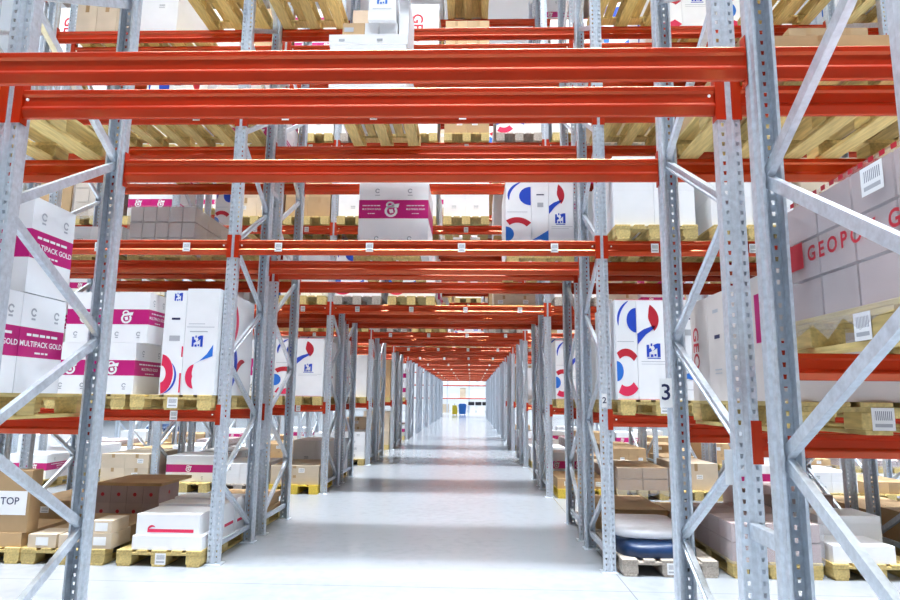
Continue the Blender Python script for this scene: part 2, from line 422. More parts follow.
def logo_square(cx, cz, s, m=BLUE):
    h = s / 2
    return [rect(cx - h, cx - h * .62, cz - h, cz + h * .8, m), rect(cx + h * .55, cx + h, cz - h, cz + h, m),
            ([(cx - h * .62, cz - h * .35), (cx - h * .2, cz - h * .1), (cx - h * .45, cz + h * .35), (cx - h * .62, cz + h * .2)], m),
            ([(cx - h * .1, cz - h * .15), (cx + h * .55, cz + h * .35), (cx + h * .55, cz + h), (cx - h * .05, cz + h * .75), (cx + h * .2, cz + h * .3)], m),
            rect(cx - h * .45, cx - h * .05, cz - h, cz - h * .6, m), rect(cx + h * .1, cx + h * .4, cz - h * .9, cz - h * .55, m), rect(cx - h * .4, cx - h * .15, cz + h * .6, cz + h, m)]
def print_art(kind, w, h):
    """ink of the tall cartons: balloon shapes and a small square emblem, in a panel w wide and h high (x centred, z from 0)"""
    def make():
        S = []; k = h / 0.97; X = lambda x: x * w; Z = lambda z: z * h; r = w
        if kind == 'L':
            E = lambda a, rx, ry, cx, cz: (cx + rx * math.cos(math.radians(a)), cz + ry * math.sin(math.radians(a)))
            S += cres_shapes(BLUE, (X(.5), Z(.80)), .93 * r, 112, 200, .12 * r, e=.205 * h / (.93 * r))
            S += [([E(a, .46 * r, .125 * h, X(.49), Z(.79)) for a in range(90, 271, 12)], BLUE)]
            e = .235 * h / (.75 * r)
            S += arc_band(CRIMSON, (X(-.05), Z(.27)), .75 * r, 43, 126, .24 * r, e=e)
            S += [([E(a, .32 * r, .10 * h, X(-.5), Z(.28)) for a in range(-90, 91, 12)], LIGHTBLUE)]
            S += arc_band(PINK, (X(-.05), Z(.27)), .75 * r, 238, 317, .30 * r, e=e)
            S += [rect(X(-.45), X(.35), Z(.572), Z(.578), GREY), rect(X(-.5), X(.5), Z(.994), Z(.999), PINK), rect(X(-.5), X(.5), Z(.003), Z(.008), PINK)]
        elif kind == 'R':
            S += cres_shapes(CRIMSON, (X(-.5), Z(.80)), .64 * r, -38, 52, .30 * r, e=.19 * h / (.64 * r))
            S += [([(X(-.495), Z(.545)), (X(-.25), Z(.645)), (X(-.02), Z(.705)), (X(.04), Z(.725)), (X(0), Z(.74)), (X(-.3), Z(.70)), (X(-.495), Z(.655))], BLUE)]
            S += logo_square(X(-.04), Z(.49), min(.42 * r, .13)); S += [rect(X(-.22), X(.16), Z(.405), Z(.415), BLUE), rect(X(-.4), X(.45), Z(.375), Z(.38), GREY), rect(X(-.4), X(.30), Z(.35), Z(.354), GREY), rect(X(-.5), X(.5), Z(.994), Z(.999), PINK), rect(X(-.5), X(.5), Z(.003), Z(.008), PINK)]
        elif kind == 'M':
            S += [rect(X(-.2), X(.25), Z(.80), Z(.815), NAVY), rect(X(-.15), X(.2), Z(.64), Z(.70), GREY), ([(X(-.45), Z(.2)), (X(.48), Z(.33)), (X(.48), Z(.18)), (X(0), Z(.21))], LIGHTBLUE), rect(X(-.3), X(.3), Z(.1), Z(.105), GREY)]
        elif kind == 'N':
            S += arc_band(PINK, (X(-.5), Z(.19)), .60 * r, -82, 84, .34 * r, e=.185 * h / (.6 * r))
            S += cres_shapes(BLUE, (X(-.46), Z(.17)), .72 * r, -78, 50, .10 * r, e=.165 * h / (.72 * r))
            S += logo_square(X(.1), Z(.92), .38 * r); S += [rect(X(-.15), X(.25), Z(.70), Z(.72), NAVY), rect(X(-.2), X(.3), Z(.50), Z(.55), GREY), rect(X(.40), X(.48), Z(.02), Z(.2), PINK), rect(X(.42), X(.49), Z(.35), Z(.45), PINK)]
        elif kind == 'W':
            S += logo_square(X(-.10), Z(.50), .34 * r, BLUE); S += [rect(X(-.35), X(.2), Z(.585), Z(.595), GREY), rect(X(-.45), X(.4), Z(.63), Z(.636), GREY), rect(X(-.4), X(.1), Z(.66), Z(.666), GREY)]
            S += cres_shapes(PINK, (X(-.13), Z(.17)), .27 * r, 95, 268, .22 * r, e=1.35)
            S += [([(X(-.22), Z(.275)), (X(.05), Z(.32)), (X(.40), Z(.36)), (X(.40), Z(.47)), (X(.22), Z(.38)), (X(0), Z(.315))], LIGHTBLUE)]
        elif kind == 'side':
            r = min(w, h) * .5
            S += cres_shapes(PINK, (X(-.2), Z(.72)), .5 * r, -60, 60, .14 * r); S += cres_shapes(BLUE, (X(-.2), Z(.3)), .55 * r, -60, 60, .18 * r); S += cres_shapes(CRIMSON, (X(.2), Z(.2)), .35 * r, 60, 190, .14 * r)
        return poly_mesh('printed_pattern', S)
    return cached(('art', kind, round(w, 3), round(h, 3)), make)

def bag_logo(s):
    """white knotted outline emblem on the magenta band"""
    def make():
        S = arc_band(PAPER, (-.06 * s, .28 * s), .26 * s, -20, 300, .12 * s, e=.8)
        S += arc_band(PAPER, (0, -.12 * s), .40 * s, 60, 400, .15 * s, e=.95)
        S += [([(.02 * s, .30 * s), (.50 * s, .36 * s), (.44 * s, .10 * s), (.12 * s, .12 * s)], PAPER), ([(-.14 * s, -.02 * s), (.10 * s, .02 * s), (.16 * s, -.22 * s), (-.06 * s, -.26 * s)], PAPER)]
        return poly_mesh('printed_emblem', S)
    return cached(('bag', s), make)

def on_face(carton, name, me, w, d, face, x, z, off=0.0005):
    """put a flat print on a face of a carton: 'f' looks to -y, 'r' to +x, 'l' to -x; x runs to the reader's right"""
    if face == 'f': return link(name, me, carton, (x, -d / 2 - off, z))
    if face == 'r': return link(name, me, carton, (w / 2 + off, x, z), (0, 0, math.pi / 2))
    return link(name, me, carton, (-w / 2 - off, -x, z), (0, 0, -math.pi / 2))

def carton(kind, name, x, y, z, w, d, h, label, group, cat='carton', rot=0.0, extra=None):
    m = {'white': WHITE, 'brown': BROWN, 'beige': BEIGE, 'lilac': LILAC, 'magenta': WHITE}[kind]
    band = (0.36, 0.66) if kind == 'magenta' else None
    o = link(name, carton_mesh(w, d, h, m, band, MAGENTA if band else None), None, (x, y, z), (0, 0, rot))
    tag(o, label, cat, group)
    return o
def fine_print(length, t):
    # lines of small print, too fine to read: short strokes of differing length
    def make():
        R = rnd(int(length * 1000)); x = -length / 2; S = []
        while x < length / 2 - t:
            w = min(R.uniform(1.2, 3.4) * t, length / 2 - x); S.append(rect(x, x + w, -t * .32, t * .32, PAPER)); x += w + t * .45
        return poly_mesh('printed_text', S)
    return cached(('fine', round(length, 3), round(t, 4)), make)
def magenta_print(o, w, d, h, front='logo', right=True, left=False, both=False):
    zb = h * 0.51; s = h * 0.27
    if front == 'logo':
        on_face(o, 'printed_emblem', bag_logo(round(s, 3)), w, d, 'f', 0.0 if both else -0.02, zb)
    def words(face, fw, x):
        t = h * 0.052
        on_face(o, 'lettering', text_mesh('MULTIPACK GOLD', round(min(t * 1.5, fw / 8.6), 4), PAPER, 0.0008), w, d, face, x, zb - t * .3, 0.0012)
        on_face(o, 'printed_text', fine_print(fw * .72, t * .8), w, d, face, x, zb + t * 1.5, 0.0012)
        on_face(o, 'printed_text', fine_print(fw * .3, t * .55), w, d, face, x, zb - t * 2.0, 0.0012)
    if both: words('f', w * .36, -w * .3); words('f', w * .36, w * .3)
    if right: words('r', d, 0)
    if left: words('l', d, 0)
    for fx in (-.25, .28):
        gm = cached(('mark', round(h, 2)), lambda: poly_mesh('printed_mark', arc_band(GREY, (0, 0), .045 * h, 20, 330, .02 * h) + [rect(-.03 * h, .03 * h, -.08 * h, -.06 * h, GREY)]))
        on_face(o, 'printed_mark', gm, w, d, 'f', fx * w, h * .17)
        on_face(o, 'printed_mark', gm, w, d, 'r', fx * d, h * .82)

def side_letters(o, w, d, h, txt, face, size, zc, x=0, vertical=True):
    me = text_mesh(txt, round(size, 4), CRIMSON, size * 0.02)
    l = on_face(o, 'lettering', me, w, d, face, x, zc, 0.0012)
    if vertical:
        r = {'f': 0, 'r': math.pi / 2, 'l': -math.pi / 2}[face]
        l.rotation_euler = (Matrix.Rotation(r, 4, 'Z') @ Matrix.Rotation(math.pi / 2, 4, 'Y')).to_euler()
    return l

def shell_mesh(w, d, h, skirt, seed):
    """stretch film: a slightly bulging open sleeve with a torn, wavy skirt over the pallet"""
    mb = MB(); R = rnd(seed); ring = []
    N = 12
    for k in range(N): ring.append((-w / 2 + w * k / N, -d / 2))
    for k in range(N): ring.append((w / 2, -d / 2 + d * k / N))
    for k in range(N): ring.append((w / 2 - w * k / N, d / 2))
    for k in range(N): ring.append((-w / 2, d / 2 - d * k / N))
    n = len(ring); zs = [None, 0.0, h * .33, h * .66, h]
    sk = [-skirt * R.uniform(.25, 1.0) for _ in range(n)]
    vs = []
    for zi, z in enumerate(zs):
        for j, (x, y) in enumerate(ring):
            g = 1 + 0.031 + R.uniform(0, .006); vs.append((x * g, y * g, sk[j] if z is None else z))
    fs = [(i * n + j, i * n + (j + 1) % n, (i + 1) * n + (j + 1) % n, (i + 1) * n + j) for i in range(len(zs) - 1) for j in range(n)]
    return mb.add(vs, fs, FILM).mesh('stretch_film', True)

def wrapped_load(k, x, y, z, w, d, h, nx, ny, nz, m, label, letters=None, film=True, skirt=0.1):
    """cartons held together by film on a pallet: one thing; each carton of it a part"""
    root = bpy.data.objects.new('wrapped_load', None); C.objects.link(root); root.location = (x, y, z)
    cw, cd, ch = w / nx, d / ny, h / nz; g = 0.013
    me = carton_mesh(cw - g, cd - g, ch - g, m)
    for i in range(nx):
        for j in range(ny):
            if nx > 2 and ny > 2 and 0 < i < nx - 1 and 0 < j < ny - 1: continue
            for l in range(nz): link('carton', me, root, (-w / 2 + cw * (i + .5), -d / 2 + cd * (j + .5), ch * l + 0.0015))
    if film: link('stretch_film', shell_mesh(w, d, h, skirt, hash(k) % 999 if isinstance(k, int) else k[0] * 100 + k[3] * 10 + k[2]), root)
    tag(root, label, 'wrapped load', 'film-wrapped loads on pallets')
    return root
def pillow_mesh(w, d, h, m, seed, flat=False, p=5):
    """soft sack or draped pack: rounded, sagging body with a flat bottom"""
    R = rnd(seed); mb = MB(); nu, nv = 28, 10; vs = []
    ph = [R.uniform(0, 6.28) for _ in range(6)]
    sp = lambda c, e: math.copysign(abs(c) ** e, c)
    for i in range(nv + 1):
        b = math.pi / 2 * i / nv
        for j in range(nu):
            a = 2 * math.pi * j / nu
            q = 1 + 0.02 * math.sin(5 * a + ph[0] + 3 * b) + 0.015 * math.sin(9 * a + ph[1])
            r = math.cos(b) ** (1 / 2.2)
            zz = h * (math.sin(b) ** (1 / 2.2)) * (1 + 0.05 * math.sin(3 * a + ph[2]) * math.cos(b))
            vs.append((w / 2 * sp(math.cos(a), .4) * r * q, d / 2 * sp(math.sin(a), .4) * r * q, zz))
    fs = [(i * nu + j, i * nu + (j + 1) % nu, (i + 1) * nu + (j + 1) % nu, (i + 1) * nu + j) for i in range(nv) for j in range(nu)]
    fs.append(list(range(nu - 1, -1, -1)))
    return mb.add(vs, fs, m).mesh('sack', True)

# ------------------------------------------------------------------ loads by type
PTOP = 0.1445
GRP = {'white': 'white cartons on pallets', 'brown': 'brown cartons on pallets', 'beige': 'beige cartons on pallets', 'lilac': 'pinkish cartons on pallets', 'magenta': 'magenta-banded cartons on pallets', 'tall': 'tall printed cartons on pallets'}
def nwhere(k):
    n, b, l, s = k
    bw = 'tunnel' if b == 0 else ('left' if b < 0 else 'right') + (f' {["", "", "two", "three", "four"][abs(b)]}' if abs(b) > 1 else '')
    return f'{ORD[n]} row {bw} bay, {LEVW[l]}, {ORD[s + 1]} place'
def stack(k, kind, x, y, z, W, D, H, nx, ny, nz, gap=0.004, seed=0, drop=0.0, tape=True):
    """a grid of separate cartons"""
    R = rnd(seed + k[0] * 1000 + k[1] * 100 + k[2] * 10 + k[3]); cw, cd, ch = W / nx, D / ny, H / nz
    nm = {'white': 'white_carton', 'brown': 'brown_carton', 'beige': 'beige_carton', 'lilac': 'pinkish_carton', 'magenta': 'banded_carton'}[kind]
    for l in range(nz):
        for i in range(nx):
            for j in range(ny):
                if j > 0 and l < nz - 1 and ny > 1 and 0 < i < nx - 1: continue
                if l == nz - 1 and nz > 1 and R.random() < drop: continue
                pos = []
                if nz > 1: pos.append(['bottom', 'upper', 'third-layer', 'fourth-layer', 'fifth-layer'][l] if nz > 2 else ['lower', 'upper'][l])
                if nx > 1: pos.append(['left', 'right'][i] if nx == 2 else ['left', 'middle', 'right'][i] if nx == 3 else ORD[i + 1])
                if ny > 1: pos.append(['front', 'back'][j] if ny == 2 else ['front', 'middle', 'back'][j])
                w_, d_, h_ = cw - gap, cd - gap, ch
                o = carton(kind, nm, x - W / 2 + cw * (i + .5), y - D / 2 + cd * (j + .5), z + ch * l + 0.0004 * l, w_, d_, h_ - 0.0004,
                           f'{" ".join(pos) + " " if pos else ""}{ {"magenta": "magenta-banded white", "lilac": "pinkish"}.get(kind, kind)} carton, {nwhere(k)}', GRP[kind])
                if kind == 'magenta': magenta_print(o, w_, d_, h_ - .0004)
                elif tape and k[0] <= 9 and (j == 0):
                    if kind in ('brown', 'beige'):
                        tm = cached(('tape', round(h_, 3), round(d_, 3)), lambda: MB().box(-0.025, 0.025, -0.0015, 0.0, h_ * .72, h_ - .0006, TAPE).mesh('tape'))
                        on_face(o, 'tape', tm, w_, d_, 'f', 0, 0)
                    lm = cached('clabel', lambda: MB().box(-0.05, 0.05, -0.0012, 0, 0, 0.07, STICKER).mesh('paper_label'))
                    if R.random() < .6 and w_ > .18 and h_ > .1: on_face(o, 'paper_label', lm, w_, d_, 'f', w_ * R.uniform(-.2, .2), max(0.01, h_ * .5 - .035), 0.0008)

def tall_cartons(k, x, y, z, arts, widths, D, H, side='r'):
    X = x - sum(widths) / 2
    for i, (a, w) in enumerate(zip(arts, widths)):
        pos = ['left', 'middle', 'right'][i] if len(arts) == 3 else ['left', 'right'][i] if len(arts) == 2 else 'only'
        w_ = w - 0.004
        o = carton('white', 'tall_carton', X + w / 2, y, z, w_, D, H - (0.02 if a == 'N' else 0), f'{pos} tall white carton with balloon print, {nwhere(k)}', GRP['tall'])
        on_face(o, 'printed_pattern', print_art(a, round(w_, 3), round(H, 3)), w_, D, 'f', 0, 0)
        if i == len(arts) - 1 and side == 'r': on_face(o, 'printed_pattern', print_art('side', round(D, 3), round(H, 3)), w_, D, 'r', 0, 0)
        if i == 0 and side == 'l': on_face(o, 'printed_pattern', print_art('side', round(D, 3), round(H, 3)), w_, D, 'l', 0, 0)
        X += w

def letter_load(k, x, y, z, W, D, H, face):
    o = carton('white', 'tall_carton', x, y, z, W, D, H, f'white carton with red upright lettering, {nwhere(k)}', GRP['tall'])
    side_letters(o, W, D, H, 'GEO', face, H * .26, H * .55, 0 if face == 'f' else -D * .32)
    return o

def generic_load(k, x, y, z, H, seed):
    R = rnd(seed); t = R.random(); floor = k[2] == 0
    far = k[0] > 8
    if floor:
        H = min(H, R.choice([.14, .18, .25, .32, .45]))
        if t < .42: stack(k, 'brown', x, y, z, .8, 1.1, H, *(R.choice([(2, 1, 1), (2, 2, 2), (1, 1, 2)]) if not far else (1, 1, 1)))
        elif t < .60: stack(k, 'white', x, y, z, .8, 1.1, H, *(R.choice([(2, 1, 2), (2, 1, 1), (1, 2, 2)]) if not far else (1, 1, 2)))
        elif t < .74: wrapped_load(k, x, y, z, .78, 1.2, H, 2, 3, 2, LILAC, f'film-wrapped pinkish cartons, {where(k)}')
        elif t < .82: stack(k, 'beige', x, y, z, .8, 1.1, H, 2, 1, 2)
        elif t < .92: stack(k, 'magenta', x, y, z, .8, .8, max(H, .4), 2, 1, 1)
        else:
            o = link('sack_pile', cached(('sack', k[0]), lambda: pillow_mesh(.84, 1.15, H, R.choice([TARP, MILKY, ROYAL]), k[0])), None, (x, y, z))
            tag(o, f'soft plastic-wrapped sacks, {where(k)}', 'sack', 'plastic sacks on pallets')
    else:
        if t < .28: stack(k, 'white', x, y, z, .8, 1.0, H * R.uniform(.6, 1), *((2, 1, 2) if not far else (1, 1, 2)))
        elif t < .44: stack(k, 'brown', x, y, z, .8, 1.0, H * R.uniform(.5, 1), *((2, 1, 2) if not far else (1, 1, 2)))
        elif t < .60: stack(k, 'magenta', x, y, z, .82, .9, H * R.uniform(.7, 1), 2, 1, 2)
        elif t < .78: tall_cartons(k, x, y, z, ('L', 'M', 'R'), (.3, .2, .3), 1.0, H * .95)
        elif t < .88: stack(k, 'beige', x, y, z, .8, 1.0, H * R.uniform(.5, .9), *((2, 1, 2) if not far else (1, 1, 2)))
        elif t < .94: wrapped_load(k, x, y, z, .78, 1.2, H * .7, 3, 2, 3, BEIGE, f'film-wrapped beige cartons, {where(k)}')
        else: letter_load(k, x, y, z, .8, 1.0, H * .95, 'f')

# ------------------------------------------------------------------ hand-set loads (row, bay, level, slot from the tunnel)
def cy(n): return sum(row_y(n)) / 2
def near_left_stack(k, x, y, z):      # second row, left: two cartons below, one above
    for j, (yy, zz, w) in enumerate(((3.185, z, 'lower front'), (3.562, z, 'lower back'), (3.562, z + .556, 'upper'))):
        o = carton('magenta', 'banded_carton', -0.065 - .4, yy, zz, .8, .372, .55, f'{w} magenta-banded white carton, {nwhere(k)}', GRP['magenta'])
        magenta_print(o, .8, .372, .55, front=None)
def magenta_quad(k, x, y, z):         # third row, left, second place
    for i, (xr, zz, d, w) in enumerate(((-.76, z + .50, .36, 'upper right'), (-.86, z, .6, 'lower right'), (-1.175, z + .50, .5, 'upper left'), (-1.275, z, .5, 'lower left'))):
        o = carton('magenta', 'banded_carton', xr - .203, 6.065 + d / 2, zz, .405, d, .498, f'{w} magenta-banded white carton with emblem, {nwhere(k)}', GRP['magenta'])
        magenta_print(o, .405, d, .498)
def big_magenta(k, x, y, z):
    o = carton('magenta', 'banded_carton', 1.455, 7.42 + .45, z, .85, .9, .92, 'large white carton with magenta band and emblem standing over the tunnel', GRP['magenta'])
    o.data = carton_mesh(.85, .9, .92, WHITE, (.49, .745), MAGENTA)
    zb = .92 * .617
    on_face(o, 'printed_emblem', bag_logo(.2), .85, .9, 'f', -.03, zb)
    for sx in (-.27, .27):
        on_face(o, 'lettering', text_mesh('MULTIPACK GOLD', .027, PAPER, .0006), .85, .9, 'f', sx, zb, .0012)
        on_face(o, 'printed_text', fine_print(.22, .018), .85, .9, 'f', sx, zb + .045, .0012)
        on_face(o, 'printed_text', fine_print(.09, .013), .85, .9, 'f', sx, zb - .055, .0012)
    gm = poly_mesh('printed_mark', arc_band(GREY, (0, 0), .03, 20, 330, .014) + [rect(-.03, .03, -.06, -.05, GREY)])
    for px, pz in ((-.2, .2), (.2, .2), (-.2, .8), (.2, .8)): on_face(o, 'printed_mark', gm, .85, .9, 'f', px, pz)
def top_stack(k, x, y, z):            # third row over the tunnel, third shelf
    y0 = 6.10
    o = carton('white', 'white_carton', 1.315, y0 + .5, z, .80, 1.0, .55, 'large plain white carton at the base of the stack over the tunnel', GRP['white'])
    o = carton('white', 'white_carton', 1.315, y0 + .42, z + .552, .83, .84, .115, 'wide flat white carton high over the tunnel', GRP['white'])
    for px in (-.28, .12): on_face(o, 'printed_mark', poly_mesh('printed_mark', [rect(-.03, .03, .04, .065, GREY)]), .83, .84, 'f', px, 0)
    z2 = z + .668
    o = carton('brown', 'brown_carton', 1.145, y0 + .2, z2, .235, .3, .16, 'small brown carton beside white ones, high over the tunnel', GRP['brown'])
    on_face(o, 'paper_label', poly_mesh('paper_label', [rect(-.05, .05, .06, .11, GREY)]), .235, .3, 'f', -.05, 0)
    carton('white', 'white_carton', 1.34, y0 + .2, z2, .145, .3, .16, 'left small white carton of two under the tall one, over the tunnel', GRP['white'])
    carton('white', 'white_carton', 1.515, y0 + .2, z2, .19, .3, .16, 'right small white carton of two under the tall one, over the tunnel', GRP['white'])
    o = carton('white', 'tall_carton', 1.45, y0 + .25, z2 + .162, .29, .5, .385, 'tall white carton with blue square emblem on top of the stack over the tunnel', GRP['tall'])
    on_face(o, 'printed_pattern', poly_mesh('printed_pattern', logo_square(0, .24, .11, LIGHTBLUE) + [rect(-.1, .1, .13, .136, GREY)]), .29, .5, 'f', 0, 0)
    carton('white', 'white_carton', 1.675, y0 + .4, z2, .10, .6, .54, 'narrow white carton on right of the stack over the tunnel', GRP['white'])
    carton('beige', 'beige_carton', 1.17, y0 + .6, z2, .22, .4, .54, 'beige carton behind the small brown one over the tunnel', GRP['beige'])
def floor_white(k, x, y, z):          # third row left, first place: white cartons with a red stripe
    o = carton('white', 'white_carton', -.415, 6.08 + .25, z, .66, .5, .125, 'flat white carton under the red-striped one, third row left bay floor', GRP['white'])
    o = carton('white', 'white_carton', -.43, 6.09 + .24, z + .126, .60, .45, .19, 'white carton with red stripe on nearest floor pallet left of tunnel', GRP['white'])
    on_face(o, 'printed_stripe', poly_mesh('printed_stripe', [rect(-.22, .22, .025, .055, PINK)] + cres_shapes(PINK, (-.18, .05), .04, 30, 200, .02)), .60, .45, 'f', .03, 0)
    for j in range(2):
        o = carton('white', 'white_carton', -.43 + .02 * j, 6.72 + .3 * j + .03, z + (0 if j else 0), .68, .29, .33 + .02 * j, f'{["middle", "rearmost"][j]} white carton on nearest floor pallet left of tunnel', GRP['white'])
        on_face(o, 'printed_stripe', poly_mesh('printed_stripe', [rect(-.12, .12, .10, .13, PINK)]), .68, .29, 'r', 0, 0)
def floor_brown(k, x, y, z):          # third row left, second place: low brown cartons with paper labels
    spec = ((-1.60, 6.22, .27, .3, .12, 'front left'), (-1.31, 6.22, .26, .3, .12, 'front middle'), (-1.05, 6.24, .22, .34, .14, 'front right'), (-1.05, 6.23, .20, .3, .11, 'upper front right'), (-1.52, 6.56, .45, .34, .11, 'middle left'), (-1.14, 6.60, .30, .32, .13, 'middle right'), (-1.36, 6.98, .8, .40, .12, 'rear'))
    for i, (xx, yy, w, d, h, nm) in enumerate(spec):
        zz = z + (.1405 if i == 3 else 0)
        o = carton('beige' if i < 4 else 'brown', 'beige_carton' if i < 4 else 'brown_carton', xx, yy, zz, w, d, h, f'{nm} {"beige" if i < 4 else "brown"} carton on labelled low pallet, third row left bay floor', GRP['beige' if i < 4 else 'brown'])
        if i in (0, 2, 3): on_face(o, 'paper_label', cached('flabel', lambda: MB().box(-.06, .06, -.0012, 0, 0, .075, PAPER).mesh('paper_label')), w, d, 'f', 0, h * .5 - .038, .0008)
        if i >= 4:
            on_face(o, 'tape', cached(('ftape', h), lambda: MB().box(-.03, .03, -.0012, 0, h * .5, h - .001, TAPE).mesh('tape')), w, d, 'f', 0, 0, .0008)
def floor_top_box(k, x, y, z):        # third row left, third place: the box marked TOP
    carton('brown', 'brown_carton', -2.16, 6.08 + .35, z, .7, .7, .125, 'low brown carton under the carton marked TOP at left edge', GRP['brown'])
    o = carton('brown', 'brown_carton', -2.055, 6.08 + .09, z + .127, .56, .16, .57, 'upright brown carton with white paper marked TOP, at left edge', GRP['brown'])
    on_face(o, 'paper_label', MB().box(-.19, .19, -.0012, 0, 0, .22, PAPER).mesh('paper_label'), .56, .16, 'f', .065, .16, .0008)
    on_face(o, 'lettering', text_mesh('TOP', .095, NAVY, .0006), .56, .16, 'f', .09, .285, .003)
def dotted(k, x, y, z):               # fourth row left, second place: pinkish cartons with red dots
    dm = cached('dots', lambda: poly_mesh('printed_dots', [([(.022 * math.cos(a * .7854), .095 + .022 * math.sin(a * .7854)) for a in range(8)], CRIMSON)]))
    for l in range(2):
        for i in range(4):
            o = carton('lilac', 'pinkish_carton', x - .285 + .19 * i, y - .3, z + .19 * l, .186, .5, .189, f'{["lower", "upper"][l]} {["leftmost", "second", "third", "rightmost"][i]} pinkish carton with red dots, fourth row left bay floor', GRP['lilac'])
            on_face(o, 'printed_dots', dm, .186, .5, 'f', 0, 0); on_face(o, 'printed_dots', dm, .186, .5, 'r', 0, 0)
    o = carton('brown', 'brown_carton', x + .02, y - .15, z + .381, .76, .8, .035, 'flat folded brown cardboard lying on the red-dotted cartons', GRP['brown'])
def flats(k, x, y, z, n=3):
    for i in range(n):
        carton('brown', 'brown_carton', x - .02 * (i % 2), y - .05 * (i % 2), z + .07 * i, .80, 1.1, .069, f'{["bottom", "middle", "top"][i]} flat brown carton, {nwhere(k)}', GRP['brown'])
def blue_sacks(k, x, y, z):
    o = link('sack_pile', pillow_mesh(.72, .98, .15, TARP, 5), None, (x - .05, y - .04, z))
    tag(o, 'dark blue plastic sacks on grey pallet, nearest floor pallet right of tunnel', 'sack', 'plastic sacks on pallets')
    me = pillow_mesh(.72, .92, .09, MILKY, 11)
    o = link('plastic_sheet', me, None, (x - .06, y + .02, z + .152)); tag(o, 'white plastic sheet draped over the dark blue sacks', 'plastic sheet')
    flats_y = y + .1
def pink_wrapped(k, x, y, z):
    wrapped_load(k, x, y, z, .80, 1.2, .34, 2, 4, 2, LILAC, 'film-wrapped pinkish cartons on second floor pallet right of tunnel', skirt=.02)
def white_flats(k, x, y, z):
    carton('white', 'white_carton', x - .1, 6.06 + .25, z, .55, .45, .15, 'front white carton on third floor pallet right of tunnel', GRP['white'])
    o = carton('white', 'white_carton', x + .05, 6.06 + .75, z, .62, .5, .26, 'lower rear white carton on third floor pallet right of tunnel', GRP['white'])
    o = carton('white', 'white_carton', x + .05, 6.06 + .72, z + .262, .6, .46, .07, 'flat white carton lying on the rear one, third floor pallet right', GRP['white'])
def big_wrapped(k, x, y, z):          # first row right: film-wrapped cartons with red lettering
    o = wrapped_load(k, x, y, z, .79, 1.2, .50, 2, 5, 3, LILAC, 'large film-wrapped cartons with red lettering at the right edge', skirt=.13)
    l = link('lettering', text_mesh('GEOPOX GEOPOX', .085, CRIMSON, .002, 1.45), o, (-.418, -.08, .25), (0, 0, -math.pi / 2))
    link('printed_stripe', MB().box(-.09, .09, -.001, 0, 0, .11, CRIMSON).mesh('printed_stripe'), o, (-.418, .52, .205), (0, 0, -math.pi / 2))
    link('paper_label', MB().box(-.06, .06, -.001, 0, 0, .10, STICKER).mesh('paper_label'), o, (-.4185, -.05, .37), (0, 0, -math.pi / 2))
    t = MB()
    link('edge_tape', poly_mesh('edge_tape', [rect(-.56 + .06 * i, -.53 + .06 * i, .478, .497, CRIMSON) for i in range(19)]), o, (-.418, 0, 0), (0, 0, -math.pi / 2))
def crate(k, x, y, z):
    wrapped_load(k, x, y, z, .82, 1.2, .60, 5, 3, 3, PALE, 'greyish film-wrapped block of cartons high on the left, fourth rack row', skirt=.05)

def geo_row(k, x, y, z):              # second row right: pale upright cartons, the rearmost with red lettering on its side
    for j in range(4):
        o = link('tall_carton', carton_mesh(.8, .284, .61, PALE), None, (x, 2.93 + .144 + .288 * j, z))
        tag(o, f'{["front", "second", "third", "rearmost"][j]} pale upright carton in the right bay, second rack row', 'carton', GRP['tall'])
        if j == 3:
            l = on_face(o, 'lettering', text_mesh('GEO', .13, CRIMSON, .002), .8, .284, 'l', -.06, .32, .0012)
            l.rotation_euler = (Matrix.Rotation(-math.pi / 2, 4, 'Z') @ Matrix.Rotation(math.pi / 2, 4, 'Y')).to_euler()
        if j == 2:
            on_face(o, 'printed_mark', poly_mesh('printed_mark', [rect(-.04, .04, .35, .372, NAVY), rect(-.05, .05, .17, .178, GREY), rect(-.05, .05, .15, .156, GREY), rect(-.05, .03, .50, .52, GREY)]), .8, .284, 'l', 0, 0)
        if j == 0: on_face(o, 'printed_stripe', poly_mesh('printed_stripe', [rect(-.03, .03, .28, .52, MAGENTA)]), .8, .284, 'l', -.05, 0)

